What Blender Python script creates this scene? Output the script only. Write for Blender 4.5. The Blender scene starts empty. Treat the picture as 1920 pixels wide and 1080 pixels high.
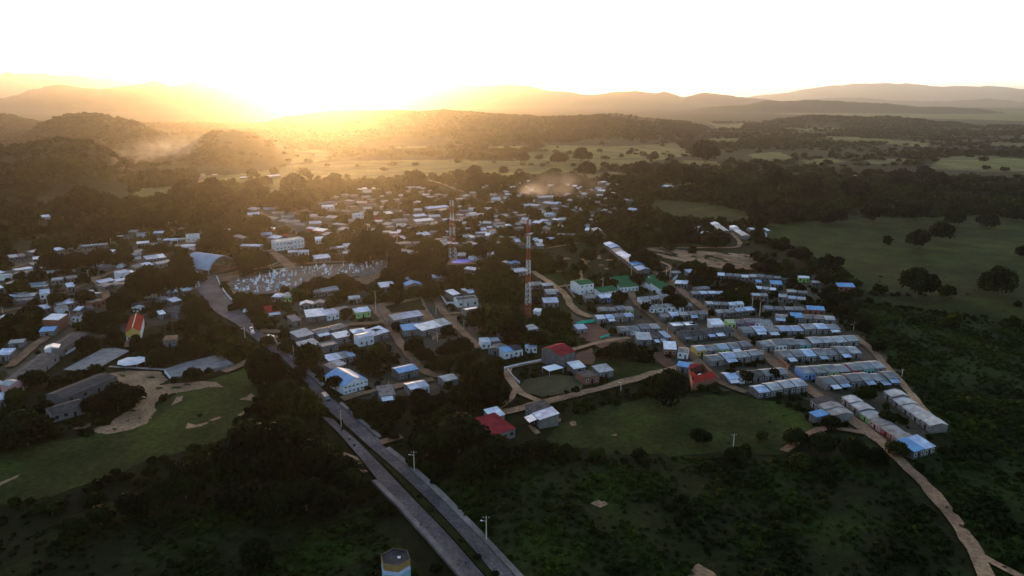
import bpy, math, random
import numpy as np
from mathutils import Vector, noise

# ---------------------------------------------------------------- camera
S = 4.0/3.0                      # metres per layout unit
PITCH, FOC, HC = math.radians(14.5), 1371.0, 90.0*S
sc = bpy.context.scene
COL = sc.collection
cam_d = bpy.data.cameras.new('camera'); cam = bpy.data.objects.new('camera', cam_d); COL.objects.link(cam)
cam.location = (0, 0, HC); cam.rotation_euler = (math.radians(90)-PITCH, 0, 0)
cam_d.sensor_width = 36; cam_d.lens = 36*FOC/1920
cam_d.clip_start = 1; cam_d.clip_end = 90000
sc.camera = cam
sc.render.resolution_x, sc.render.resolution_y = 1024, 576
# ---------------------------------------------------------------- sun, sky, exposure
SUN_AZ = math.radians(-13.9)     # from +Y, positive towards +X
SUN_EL = math.radians(2.4)
SUN_DIR = Vector((math.sin(SUN_AZ)*math.cos(SUN_EL), math.cos(SUN_AZ)*math.cos(SUN_EL), math.sin(SUN_EL)))
sun_d = bpy.data.lights.new('sun', 'SUN'); sun_d.energy = 2.4; sun_d.angle = math.radians(0.6); sun_d.color = (1.0, 0.58, 0.24)
sun = bpy.data.objects.new('sun', sun_d); COL.objects.link(sun)
sun.rotation_euler = SUN_DIR.to_track_quat('Z', 'Y').to_euler(); sun.location = (0, 0, 300)
world = bpy.data.worlds.new('World'); sc.world = world; world.use_nodes = True
wn, wl = world.node_tree.nodes, world.node_tree.links
wn.clear()
def wnode(t, **k):
    n = wn.new(t)
    for a, v in k.items(): setattr(n, a, v)
    return n
sky = wnode('ShaderNodeTexSky', sky_type='NISHITA', sun_disc=False, sun_elevation=SUN_EL, sun_rotation=SUN_AZ, altitude=100, air_density=1.0, dust_density=2.0, ozone_density=1.5)
SKY_K = 0.15
bg = wnode('ShaderNodeBackground'); bg.inputs['Strength'].default_value = SKY_K
wl.new(sky.outputs[0], bg.inputs['Color'])
# thin bright evening cloud veil low in the western sky, brightest round the sun
geo = wnode('ShaderNodeTexCoord')
sep = wnode('ShaderNodeSeparateXYZ'); wl.new(geo.outputs['Generated'], sep.inputs[0])
def wmath(op, a, b=None, clamp=False):
    n = wnode('ShaderNodeMath', operation=op, use_clamp=clamp)
    for i, v in enumerate((a, b)):
        if v is None: continue
        if isinstance(v, (int, float)): n.inputs[i].default_value = v
        else: wl.new(v, n.inputs[i])
    return n.outputs[0]
dot = wnode('ShaderNodeVectorMath', operation='DOT_PRODUCT'); wl.new(geo.outputs['Generated'], dot.inputs[0]); dot.inputs[1].default_value = SUN_DIR
dsun = wmath('MAXIMUM', dot.outputs['Value'], 0.0)
low = wmath('POWER', wmath('SUBTRACT', 1.0, wmath('ABSOLUTE', sep.outputs[2]), True), 7.0)
west = wmath('POWER', wmath('ADD', wmath('MULTIPLY', dot.outputs['Value'], 0.5), 0.5), 2.2)
veil = wmath('MULTIPLY', low, west)
halo = wmath('POWER', dsun, 60.0)
core = wmath('POWER', dsun, 900.0)
def wbg(col, fac, k):
    b = wnode('ShaderNodeBackground'); b.inputs['Color'].default_value = (*col, 1); wl.new(wmath('MULTIPLY', fac, k), b.inputs['Strength']); return b.outputs[0]
def wadd(a, b):
    n = wnode('ShaderNodeAddShader'); wl.new(a, n.inputs[0]); wl.new(b, n.inputs[1]); return n.outputs[0]
VEIL_K, HALO_K, CORE_K, DOME_K = 1.6, 1.2, 6.0, 0.12
one = wmath('ADD', 1.0, 0.0)
sh = wadd(bg.outputs[0], wbg((1.0, 0.93, 0.86), veil, VEIL_K))
sh = wadd(sh, wbg((1.0, 0.80, 0.42), halo, HALO_K))
sh = wadd(sh, wbg((1.0, 0.72, 0.25), core, CORE_K))
sh = wadd(sh, wbg((0.34, 0.56, 1.0), one, DOME_K))
wo = wnode('ShaderNodeOutputWorld'); wl.new(sh, wo.inputs['Surface'])
sc.view_settings.view_transform = 'Standard'; sc.view_settings.look = 'None'
sc.view_settings.exposure = 1.6; sc.view_settings.gamma = 1.0; sc.view_settings.use_curve_mapping = False
sc.cycles.use_denoising = True
sc.cycles.max_bounces = 5; sc.cycles.diffuse_bounces = 2; sc.cycles.glossy_bounces = 2; sc.cycles.transmission_bounces = 2
sc.cycles.volume_bounces = 0; sc.cycles.transparent_max_bounces = 8

# ---------------------------------------------------------------- ground mapping
cP, sP = math.cos(PITCH), math.sin(PITCH)
def G(px, py):
    """where the ray through that point of the photograph meets the flat ground"""
    x = (px-960)/FOC; y = (540-py)/FOC
    t = -HC/(-sP + y*cP)
    return (x*t, (cP + y*sP)*t)
def PX(x, y, z=0.0):
    d = y*cP - (z-HC)*sP
    return 960 + FOC*x/d, 540 - FOC*(y*sP + (z-HC)*cP)/d
def PPM(x, y):
    return FOC/(y*cP + HC*sP)      # photo pixels per metre there
rng = np.random.default_rng(7)
random.seed(11)

# ---------------------------------------------------------------- materials
MATS = {}
def material(name, c1, c2=None, rough=0.9, metal=0.0, scale=1.0, detail=4.0, bump=0.0, bscale=None, stripes=None, world_space=False, c3=None, spec=0.3, transl=0.0, rnd=0.0, sheets=None):
    if name in MATS: return MATS[name]
    m = bpy.data.materials.new(name); m.use_nodes = True
    n, l = m.node_tree.nodes, m.node_tree.links
    b = n['Principled BSDF']; b.inputs['Roughness'].default_value = rough; b.inputs['Metallic'].default_value = metal
    b.inputs['Specular IOR Level'].default_value = spec
    tc = n.new('ShaderNodeTexCoord')
    if world_space:
        g = n.new('ShaderNodeNewGeometry'); vec = g.outputs['Position']
    else: vec = tc.outputs['Object']
    oi = n.new('ShaderNodeObjectInfo')
    nz = n.new('ShaderNodeTexNoise'); nz.noise_dimensions = '4D'; nz.inputs['Scale'].default_value = scale; nz.inputs['Detail'].default_value = detail
    l.new(vec, nz.inputs['Vector'])
    if not world_space:
        mm = n.new('ShaderNodeMath'); mm.operation = 'MULTIPLY'; mm.inputs[1].default_value = 37.0; l.new(oi.outputs['Random'], mm.inputs[0]); l.new(mm.outputs[0], nz.inputs['W'])
    rp = n.new('ShaderNodeValToRGB'); l.new(nz.outputs['Fac'], rp.inputs[0])
    c2 = c2 or tuple(min(1, v*0.75) for v in c1)
    rp.color_ramp.elements[0].position = 0.36; rp.color_ramp.elements[0].color = (*c2, 1)
    rp.color_ramp.elements[1].position = 0.64; rp.color_ramp.elements[1].color = (*c1, 1)
    if c3:
        e = rp.color_ramp.elements.new(0.5); e.color = (*c3, 1)
    out = rp.outputs[0]
    if world_space:
        for k_, lo_, hi_ in ((9.0, .5, 1.5), (.16, .55, 1.4)):
            nf = n.new('ShaderNodeTexNoise'); nf.inputs['Scale'].default_value = scale*k_; nf.inputs['Detail'].default_value = 6; nf.inputs['Roughness'].default_value = .65; l.new(vec, nf.inputs['Vector'])
            mf = n.new('ShaderNodeMapRange'); mf.inputs[1].default_value = .3; mf.inputs[2].default_value = .7; mf.inputs[3].default_value = lo_; mf.inputs[4].default_value = hi_; l.new(nf.outputs['Fac'], mf.inputs[0])
            sv = n.new('ShaderNodeVectorMath'); sv.operation = 'SCALE'; l.new(out, sv.inputs[0]); l.new(mf.outputs[0], sv.inputs['Scale']); out = sv.outputs[0]
    if stripes:
        wv = n.new('ShaderNodeTexWave'); wv.inputs['Scale'].default_value = stripes; wv.bands_direction = 'X'; wv.inputs['Distortion'].default_value = 0.3
        l.new(tc.outputs['Object'], wv.inputs['Vector'])
        mx = n.new('ShaderNodeMixRGB'); mx.blend_type = 'MULTIPLY'; mx.inputs[0].default_value = 0.25; l.new(out, mx.inputs[1]); l.new(wv.outputs['Color'], mx.inputs[2]); out = mx.outputs[0]
    if sheets:
        bk = n.new('ShaderNodeTexBrick'); bk.offset = 0; bk.inputs['Scale'].default_value = 1; bk.inputs['Brick Width'].default_value = 1.9; bk.inputs['Row Height'].default_value = 2.3
        bk.inputs['Mortar Size'].default_value = .03; bk.inputs['Bias'].default_value = -.25; bk.inputs['Color1'].default_value = (1, 1, 1, 1); bk.inputs['Color2'].default_value = sheets; bk.inputs['Mortar'].default_value = (.45, .42, .4, 1)
        ad = n.new('ShaderNodeVectorMath'); ad.operation = 'ADD'; cx = n.new('ShaderNodeCombineXYZ'); l.new(oi.outputs['Random'], cx.inputs[0]); sc_ = n.new('ShaderNodeVectorMath'); sc_.operation = 'SCALE'; sc_.inputs['Scale'].default_value = 40; l.new(cx.outputs[0], sc_.inputs[0]); l.new(tc.outputs['Object'], ad.inputs[0]); l.new(sc_.outputs[0], ad.inputs[1]); l.new(ad.outputs[0], bk.inputs['Vector'])
        mb = n.new('ShaderNodeMixRGB'); mb.blend_type = 'MULTIPLY'; mb.inputs[0].default_value = .8; l.new(out, mb.inputs[1]); l.new(bk.outputs['Color'], mb.inputs[2]); out = mb.outputs[0]
    if rnd:
        mr = n.new('ShaderNodeMapRange'); l.new(oi.outputs['Random'], mr.inputs[0]); mr.inputs[3].default_value = 1-rnd; mr.inputs[4].default_value = 1+rnd
        mx = n.new('ShaderNodeVectorMath'); mx.operation = 'SCALE'; l.new(out, mx.inputs[0]); l.new(mr.outputs[0], mx.inputs['Scale']); out = mx.outputs[0]
    l.new(out, b.inputs['Base Color'])
    if bump:
        n2 = n.new('ShaderNodeTexNoise'); n2.inputs['Scale'].default_value = bscale or scale*3; n2.inputs['Detail'].default_value = 5; l.new(vec, n2.inputs['Vector'])
        bp = n.new('ShaderNodeBump'); bp.inputs['Strength'].default_value = 1.0; bp.inputs['Distance'].default_value = bump; l.new(n2.outputs['Fac'], bp.inputs['Height']); l.new(bp.outputs[0], b.inputs['Normal'])
    if transl:
        tr = n.new('ShaderNodeBsdfTranslucent'); l.new(out, tr.inputs['Color'])
        ms = n.new('ShaderNodeMixShader'); ms.inputs[0].default_value = transl
        l.new(b.outputs[0], ms.inputs[1]); l.new(tr.outputs[0], ms.inputs[2]); l.new(ms.outputs[0], n['Material Output'].inputs['Surface'])
    MATS[name] = m
    return m
ROOF = {
 'g': material('fibre cement roof', (0.3000,0.2850,0.2775), (0.1500,0.1387,0.1312), .6, 0, .35, 5, spec=.5, stripes=1.2, rnd=.25, sheets=(.55,.48,.42,1)),
 'l': material('pale fibre cement roof', (0.5280,0.5120,0.4960), (0.3040,0.2880,0.2720), .55, 0, .4, 5, spec=.5, stripes=1.2, rnd=.2, sheets=(.6,.55,.5,1)),
 'k': material('old dark roof', (.10,.088,.084), (.045,.04,.039), .85, 0, .5, 5, spec=.15, rnd=.25, sheets=(.5,.45,.4,1)),
 'b': material('galvanised sheet roof', (.62,.70,.82), (.36,.44,.58), .5, .4, .3, 4, stripes=1.6, rnd=.25, sheets=(.55,.50,.50,1)),
 'w': material('bright zinc roof', (.88,.90,.93), (.66,.68,.72), .42, .4, .3, 4, stripes=1.6, rnd=.1, sheets=(.7,.66,.62,1)),
 'r': material('rusty sheet roof', (0.2520,0.1820,0.1540), (0.1190,0.0840,0.0700), .65, .1, .5, 6, c3=(0.2800,0.2380,0.2170), rnd=.3, sheets=(.55,.6,.7,1)),
 'R': material('red painted roof', (.36,.022,.015), (.26,.016,.012), .9, 0, .3, 4, stripes=1.4, spec=.08),
 'P': material('crimson sheet roof', (.34,.035,.035), (.22,.02,.022), .9, 0, .3, 4, stripes=1.4, spec=.08),
 'G': material('green painted roof', (.03,.15,.06), (.02,.10,.04), .9, 0, .3, 4, stripes=1.4, spec=.08),
 'o': material('clay tile roof', (.30,.13,.07), (.18,.08,.045), .85, 0, .6, 5),
 'y': material('lime painted roof', (.45,.5,.28), (.3,.34,.18), .7, 0, .4, 4),
 'B': material('blue sheet roof', (.20,.42,.68), (.15,.32,.54), .55, .2, .25, 4, stripes=1.4, sheets=(.75,.8,.85,1)),
}
ROOFW = {'g':'grey-roofed','l':'pale-roofed','k':'dark-roofed','b':'blue-grey-roofed','w':'bright-roofed','r':'rusty-roofed','R':'red-roofed','P':'red-roofed','G':'green-roofed','o':'clay-roofed','y':'lime-roofed','B':'blue-roofed'}
WALL = {
 'C': material('raw block wall', (0.1800,0.1620,0.1500), (0.1200,0.1050,0.0960), .9, 0, .6, 5, rnd=.3),
 'W': material('whitewashed wall', (.80,.80,.80), (.62,.62,.62), .8, 0, .5, 5),
 'K': material('brick wall', (0.2850,0.1125,0.0675), (0.1950,0.0750,0.0488), .9, 0, .8, 6),
 'T': material('teal painted wall', (.16,.50,.45), None, .8, 0, .5),
 'L': material('lime painted wall', (.34,.55,.18), None, .8, 0, .5),
 'P': material('pink painted wall', (.62,.32,.30), None, .8, 0, .5),
 'M': material('magenta painted wall', (.34,.10,.28), None, .8, 0, .5),
 'R': material('red painted wall', (.36,.04,.04), None, .8, 0, .5),
 'B': material('blue painted wall', (.16,.32,.62), None, .8, 0, .5),
 'Y': material('yellow painted wall', (.62,.42,.10), None, .8, 0, .5),
}
WALLW = {'C':'','W':'white-walled','K':'brick-walled','T':'teal-walled','L':'lime-walled','P':'pink-walled','M':'magenta-walled','R':'red-walled','B':'blue-walled','Y':'yellow-walled'}
GLASS = material('dark opening', (.02,.022,.025), (.012,.012,.014), .25, 0, 1)
FRAME = material('white window frame', (.75,.75,.75), None, .7, 0, 1)
WOOD = material('weathered wood', (.16,.12,.085), None, .9, 0, 2)
CONC = material('concrete', (.27,.24,.22), (.17,.15,.14), .9, 0, .3, 6)
METAL = material('galvanised metal', (.6,.6,.62), None, .45, .6, 1)
REDP = material('red mast paint', (.42,.06,.04), None, .55, 0, 1)
WHP = material('white mast paint', (.82,.82,.80), None, .55, 0, 1)
BARK = material('bark', (.10,.075,.055), None, .95, 0, 1.5)
LEAF = [material('leaf %s' % k, a, b, .8, 0, .10, 3, world_space=True, c3=c, spec=.08, transl=.22) for k, a, b, c in (
  ('olive', (.032,.044,.006), (.006,.010,.002), (.017,.025,.004)),
  ('deep', (.015,.024,.004), (.003,.006,.0015), (.008,.013,.0025)),
  ('light', (.065,.070,.009), (.016,.022,.003), (.036,.042,.006)))]
SCRUBM = material('scrub leaf', (.034,.052,.006), (.007,.013,.002), .8, 0, .05, 4, world_space=True, c3=(.018,.030,.004), spec=.06, transl=.25)
WOODM = material('woodland leaf', (.026,.038,.005), (.005,.009,.0015), .8, 0, .02, 6, world_space=True, c3=(.013,.021,.003), spec=.06, transl=.25)
GRASSM = material('meadow grass', (.042,.058,.009), (.018,.029,.005), .95, 0, .05, 10, world_space=True, c3=(.034,.038,.009), spec=.05, bump=.2, bscale=1.2)
GRASSY = material('pale meadow grass', (.150,.140,.034), (.060,.066,.017), .95, 0, .02, 8, world_space=True, c3=(.10,.10,.025), spec=.1, bump=.2, bscale=.5)
GRASSD = material('dark rough grass', (.024,.036,.006), (.010,.016,.003), .95, 0, .05, 8, world_space=True, c3=(.020,.021,.006), spec=.05, bump=.25, bscale=1.0)
DRYM = material('dry crop', (0.0880,0.0660,0.0193), (0.0330,0.0358,0.0110), .95, 0, .12, 8, world_space=True, bump=.4, bscale=1.5)
SAND = material('bare sand', (.36,.215,.115), (.19,.115,.065), .95, 0, .1, 8, world_space=True, bump=.05, spec=.1)
DIRT = material('dirt', (.26,.15,.085), (.14,.085,.05), .95, 0, .12, 8, world_space=True, bump=.05, spec=.1)
REDD = material('red earth', (0.1320,0.0495,0.0248), (0.0715,0.0330,0.0193), .95, 0, .15, 8, world_space=True)
ASPH = material('worn asphalt', (.135,.105,.098), (.065,.052,.054), .85, 0, .10, 8, world_space=True, c3=(.10,.08,.078), spec=.15)
KERB = material('kerb paint', (.72,.72,.74), (.4,.38,.37), .8, 0, .25, 6, world_space=True)
PAVE = material('paving', (0.1920,0.1520,0.1320), (0.1360,0.1080,0.0960), .9, 0, .3, 6, world_space=True)

# ---------------------------------------------------------------- mesh helpers
def tag(o, label=None, cat=None, group=None, kind=None):
    if label: o['label'] = label
    if cat: o['category'] = cat
    if group: o['group'] = group
    if kind: o['kind'] = kind
    return o
def empty(name, loc, rz=0.0):
    o = bpy.data.objects.new(name, None); COL.objects.link(o); o.location = loc; o.rotation_euler = (0, 0, rz); o.empty_display_size = .5
    return o
class MB:
    def __init__(s): s.v, s.f, s.m = [], [], []
    def face(s, pts, mi=0):
        k = len(s.v); s.v += [tuple(p) for p in pts]; s.f.append(tuple(range(k, k+len(pts)))); s.m.append(mi)
    def box(s, x0, x1, y0, y1, z0, z1, mi=0, bottom=True, top=True):
        k = len(s.v); s.v += [(x0,y0,z0),(x1,y0,z0),(x1,y1,z0),(x0,y1,z0),(x0,y0,z1),(x1,y0,z1),(x1,y1,z1),(x0,y1,z1)]
        fs = [(0,1,5,4),(1,2,6,5),(2,3,7,6),(3,0,4,7)]
        if bottom: fs.append((3,2,1,0))
        if top: fs.append((4,5,6,7))
        for f in fs: s.f.append(tuple(k+i for i in f)); s.m.append(mi)
    def slab(s, quad, t, mi=0):
        """thick sheet: quad of four upper points, thickness t downwards"""
        k = len(s.v); s.v += [tuple(p) for p in quad] + [(p[0], p[1], p[2]-t) for p in quad]
        n = len(quad); s.f.append(tuple(range(k, k+n))); s.f.append(tuple(range(k+2*n-1, k+n-1, -1)))
        for i in range(n): j = (i+1) % n; s.f.append((k+i, k+n+i, k+n+j, k+j))
        s.m += [mi]*(n+2)
    def tube(s, a, b, r0, r1=None, n=6, mi=0):
        a, b = Vector(a), Vector(b); r1 = r0 if r1 is None else r1
        d = (b-a).normalized(); u = d.orthogonal().normalized(); w = d.cross(u); k = len(s.v)
        for c, r in ((a, r0), (b, r1)):
            for i in range(n): t = 2*math.pi*i/n; s.v.append(tuple(c + u*(r*math.cos(t)) + w*(r*math.sin(t))))
        for i in range(n): j = (i+1) % n; s.f.append((k+i, k+j, k+n+j, k+n+i)); s.m.append(mi)
        s.f.append(tuple(range(k+n-1, k-1, -1))); s.f.append(tuple(range(k+n, k+2*n))); s.m += [mi, mi]
    def build(s, name, mats, parent=None, smooth=False):
        me = bpy.data.meshes.new(name); me.from_pydata(s.v, [], s.f)
        for m in (mats if isinstance(mats, (list, tuple)) else [mats]): me.materials.append(m)
        if any(s.m): me.polygons.foreach_set('material_index', s.m)
        if smooth: me.polygons.foreach_set('use_smooth', [True]*len(s.f))
        me.update()
        o = bpy.data.objects.new(name, me); COL.objects.link(o)
        if parent: o.parent = parent
        return o
def big_mesh(name, V, F, mats, mi=None):
    """V (n,3), F (m,k) numpy"""
    me = bpy.data.meshes.new(name); V = np.asarray(V, np.float32); F = np.asarray(F, np.int32)
    me.vertices.add(len(V)); me.vertices.foreach_set('co', V.ravel())
    me.loops.add(F.size); me.loops.foreach_set('vertex_index', F.ravel())
    me.polygons.add(len(F)); me.polygons.foreach_set('loop_start', np.arange(0, F.size, F.shape[1], dtype=np.int32))
    for m in mats: me.materials.append(m)
    if mi is not None: me.polygons.foreach_set('material_index', np.asarray(mi, np.int32))
    me.update(calc_edges=True)
    o = bpy.data.objects.new(name, me); COL.objects.link(o); return o

# value noise for terrain
_T = rng.random((256, 256))
def vnoise(x, y):
    xi = np.floor(x).astype(int); yi = np.floor(y).astype(int); fx = x-xi; fy = y-yi
    fx = fx*fx*(3-2*fx); fy = fy*fy*(3-2*fy)
    g = lambda a, b: _T[a & 255, b & 255]
    return (g(xi,yi)*(1-fx)+g(xi+1,yi)*fx)*(1-fy)+(g(xi,yi+1)*(1-fx)+g(xi+1,yi+1)*fx)*fy
def fbm(x, y, o=5):
    a, s, t = 1.0, 0.0, 0.0
    for i in range(o): s = s + a*vnoise(x+17*i, y+31*i); t += a; a *= .5; x = x*2.03; y = y*2.03
    return s/t
# ---------------------------------------------------------------- terrain: (distance, half width, crest line as px, roughness)
RANGES = [
 (20000, 2500, [(900,190),(1150,190),(1250,187),(1400,178),(1500,166),(1560,158),(1620,159),(1690,164),(1760,167),(1830,169),(1920,174),(2050,178),(2300,185)], .010),
 (14000, 1600, [(-400,165),(0,149),(60,152),(80,146),(130,145),(160,148),(200,149),(300,157),(420,164),(600,172),(900,190)], .012),
 (13000, 1300, [(1300,196),(1480,187),(1560,181),(1600,184),(1700,188),(1760,186),(1920,189),(2200,186)], .012),
 (10000, 1000, [(300,200),(500,178),(640,168),(700,166),(760,162),(880,160),(980,161),(1010,167),(1100,175),(1130,172),(1180,172),(1215,175),(1228,171),(1260,180),(1300,176),(1335,178),(1375,182),(1400,184),(1440,189),(1600,200)], .03),
 (7200, 800, [(-300,190),(0,191),(50,187),(110,172),(167,162),(207,168),(260,170),(310,163),(340,158),(365,165),(390,158),(460,160),(560,172),(640,182),(760,196),(860,206)], .05),
 (6200, 500, [(1250,206),(1330,197),(1430,188),(1480,186),(1540,188),(1600,191),(1700,197),(1790,201),(1860,206)], .05),
 (2600, 320, [(-200,205),(0,214),(60,208),(110,216),(150,226),(210,235)], .03),
 (1850, 300, [(60,240),(110,228),(150,216),(180,208),(230,209),(265,215),(310,225),(360,240)], .06),
 (1020, 210, [(-250,225),(0,246),(50,255),(100,252),(150,244),(200,252),(245,270),(300,300)], .06),
 (1330, 230, [(350,280),(380,260),(410,246),(450,238),(500,241),(540,257),(590,280)], .06),
 (2400, 620, [(480,236),(560,218),(620,211),(660,208),(690,205),(740,207),(800,208),(840,204),(870,208),(950,212),(1000,218),(1060,218),(1110,212),(1150,212),(1190,219),(1260,224),(1340,236)], .025),
 (3000, 260, [(1380,224),(1430,217),(1490,212),(1560,215),(1620,212),(1680,217),(1760,224),(1830,232)], .03),
]
def HGT(x, y):
    x = np.asarray(x, float); y = np.asarray(y, float)
    r = np.hypot(x, y)/S; front = y > 50
    ppx = 960 + FOC*x/np.maximum(y, 1)*cP      # azimuth expressed as photo column near the horizon
    h = np.zeros_like(r)
    for D, W, prof, ro in RANGES:
        xs = [p[0] for p in prof]; el = [(185-p[1])/FOC for p in prof]
        base = (90.0)/1.0
        az = np.interp(ppx, xs, el)
        zt = 90 + D*(az+(fbm(ppx/38+D, ppx*0+D/77, 4)-.5)*(.0065 if D > 4500 else .004))                      # crest height
        endf = np.clip((ppx-xs[0])/60, 0, 1)*np.clip((xs[-1]-ppx)/60, 0, 1)
        zt = np.maximum(zt, 0)*endf
        k = (r-D)/W*(1+.25*(vnoise(x/S/W*3+9, y/S/W*3)-.5))
        b = np.exp(-k*k*1.3)
        n = fbm(x/S/W*5+3, y/S/W*5+7, 6)-.5
        near = np.where(D > 5000, 1.0, 1.0)
        hh = zt*b*(1+ro*8*n*(1-.55*b))
        h = np.maximum(h, np.where(front, hh-2.0, 0))
    rough = np.clip((r-900)/800, 0, 1)*2.0*(fbm(x/S/60, y/S/60, 4)-.5)
    return np.maximum(h, 0)*S + np.where(h > 1, rough, 0)
nr, rs = 420, None
rr = np.concatenate([[0], np.geomspace(60, 60000, nr)])
aa = np.concatenate([np.linspace(-180, -50, 40)[:-1], np.linspace(-50, 50, 900), np.linspace(50, 180, 40)[1:-1]])
A2, R2 = np.meshgrid(np.radians(aa), rr[1:])
X = R2*np.sin(A2); Y = R2*np.cos(A2); Z = HGT(X, Y)
V = np.stack([X, Y, Z], -1).reshape(-1, 3); na = len(aa)
V = np.vstack([V, [[0, 0, 0]]])
i, j = np.meshgrid(np.arange(nr-1), np.arange(na), indexing='ij'); j2 = (j+1) % na
F = np.stack([i*na+j, i*na+j2, (i+1)*na+j2, (i+1)*na+j], -1).reshape(-1, 4)
c = len(V)-1
F = np.vstack([F, np.stack([np.full(na//2, c), (np.arange(0, na-1, 2)+2) % na, np.arange(0, na-1, 2)+1, np.arange(0, na-1, 2)], -1)[:na//2]])
gm = material('ground earth', (.024,.030,.007), (.009,.012,.003), .95, 0, .012, 12, world_space=True, c3=(.017,.019,.006), spec=.05, bump=.4, bscale=.12)
ground = big_mesh('ground', V, F[:, ::-1], [gm]); tag(ground, kind='structure'); ground.data.polygons.foreach_set('use_smooth', [True]*len(ground.data.polygons))

# ---------------------------------------------------------------- ground sheets
Z_LVL = [0.03]
FREE = np.ones((270, 480), bool)       # 4 px cells of the photo that trees may cover
def pmask(pts):
    """cells (quarter scale) inside a polygon of photo points"""
    P = np.array(pts)/4.0; yy, xx = np.mgrid[0:270, 0:480]; xx = xx+.5; yy = yy+.5; ins = np.zeros(xx.shape, bool)
    for a, b in zip(P, np.roll(P, -1, 0)):
        c = (a[1] > yy) != (b[1] > yy)
        with np.errstate(divide='ignore', invalid='ignore'): xin = (b[0]-a[0])*(yy-a[1])/(b[1]-a[1])+a[0]
        ins ^= c & (xx < xin)
    return ins
def ragged(pts, amp=1.0, step=3.0, seed=0):
    """ground polygon from photo points with a naturally uneven edge"""
    g = [Vector(G(*p)) for p in pts]; out = []
    for a, b in zip(g, g[1:]+g[:1]):
        n = max(1, int((b-a).length/(step*.55)))
        for k in range(n):
            q = a.lerp(b, k/n); out.append(q)
    res = []
    for q in out:
        d = noise.noise_vector(Vector((q.x*.13, q.y*.13, seed*3.1)))*amp*1.3 + noise.noise_vector(Vector((q.x*.6, q.y*.6, seed*3.1)))*amp*.8
        res.append((q.x+d.x, q.y+d.y))
    return res
def tri_poly(name, pts2, z, mat, kind='structure'):
    from mathutils.geometry import tessellate_polygon
    vs = [Vector((p[0], p[1], 0)) for p in pts2]
    tr = tessellate_polygon([vs])
    zs = [z]*len(vs)
    fs = []
    for t in tr:
        a, b, c = (vs[i] for i in t)
        fs.append(t if (b-a).cross(c-a).z > 0 else t[::-1])
    me = bpy.data.meshes.new(name); me.from_pydata([(v.x, v.y, q) for v, q in zip(vs, zs)], [], fs); me.materials.append(mat); me.update()
    o = bpy.data.objects.new(name, me); COL.objects.link(o); tag(o, kind=kind); return o
def sheet(name, pts, mat, amp=1.0, step=3.0, free=None, zf=None):
    Z_LVL[0] += 0.004
    o = tri_poly(name, ragged(pts, amp, step, len(bpy.data.objects)), Z_LVL[0] if zf is None else zf, mat)
    if free is not None: FREE[pmask(pts)] = free
    return o
FIELD = np.zeros((270, 480), np.float32)        # 1 = open field: few trees
SCRUB = np.zeros((270, 480), bool)
def field(name, pts, mat, amp=2.0, step=6.0, dens=1.0):
    FIELD[pmask(pts)] = dens
    return sheet(name, pts, mat, amp, step)
field('meadow', [(1440,420),(1600,412),(1840,404),(2150,430),(2150,575),(1900,558),(1690,552),(1610,546),(1565,500),(1500,470),(1430,450)], GRASSM, 4, 12)
field('meadow', [(1225,374),(1320,380),(1400,398),(1430,418),(1260,412),(1212,394)], GRASSM, 3, 8)
field('pale_meadow', [(380,324),(500,312),(640,302),(860,299),(1000,303),(1100,300),(1130,318),(950,331),(700,337),(450,347),(375,342)], GRASSY, 8, 20, .93)
field('pale_meadow', [(60,386),(120,364),(300,351),(380,346),(400,356),(300,368),(230,384),(150,373),(90,391)], GRASSY, 4, 10)
field('pale_meadow', [(1040,268),(1200,262),(1265,266),(1295,290),(1180,311),(1020,318),(960,298)], GRASSY, 8, 20, .9)
field('pale_meadow', [(470,348),(530,343),(535,358),(500,364)], GRASSY, 3, 8)
field('pale_meadow', [(420,285),(560,276),(640,284),(620,300),(520,310),(420,312),(400,300)], GRASSY, 8, 20, .85)
for q_ in ([(700,268),(800,262),(860,266),(820,276),(720,278)],[(900,272),(980,268),(1010,276),(930,282)],[(1130,238),(1220,234),(1260,240),(1160,246)],[(1300,262),(1380,258),(1420,264),(1330,270)],[(1460,240),(1560,236),(1600,241),(1500,247)],[(1620,300),(1700,297),(1720,304),(1640,308)],[(1240,345),(1300,342),(1320,350),(1250,354)],[(1500,300),(1560,297),(1590,303),(1520,309)],[(1080,325),(1160,322),(1180,330),(1100,335)]):
    field('pale_meadow', q_, GRASSY, 8, 15, .93)
field('far_plain', [(1440,214),(1560,207),(1700,206),(2100,209),(2100,232),(1880,226),(1740,222),(1560,216)], GRASSY, 15, 80, 1)
field('far_plain', [(1270,228),(1400,232),(1390,240),(1300,240)], GRASSY, 12, 40, 1)
field('pale_meadow', [(1545,256),(1600,257),(1742,268),(1738,276),(1640,268),(1560,262)], GRASSY, 6, 20, 1)
field('pale_meadow', [(1850,266),(2000,270),(2000,278),(1860,273)], GRASSY, 6, 20, 1)
field('pale_meadow', [(1765,296),(1830,290),(2000,305),(2000,322),(1840,322),(1740,316)], GRASSY, 6, 15, .95)
field('pale_meadow', [(1280,300),(1340,302),(1362,311),(1285,314)], GRASSY, 5, 15, .95)
field('pale_meadow', [(1400,290),(1460,284),(1490,298),(1430,303)], GRASSY, 5, 15, .9)
field('pale_meadow', [(1440,325),(1530,322),(1560,330),(1470,334)], GRASSM, 5, 15, .9)
field('pasture', [(1040,795),(1110,768),(1230,742),(1400,742),(1500,770),(1530,800),(1480,850),(1300,852),(1120,850),(1030,830)], GRASSM, 2, 5)
field('pasture', [(1105,668),(1150,676),(1230,684),(1255,695),(1225,703),(1140,722),(1105,702)], GRASSM, 1, 4)
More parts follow.
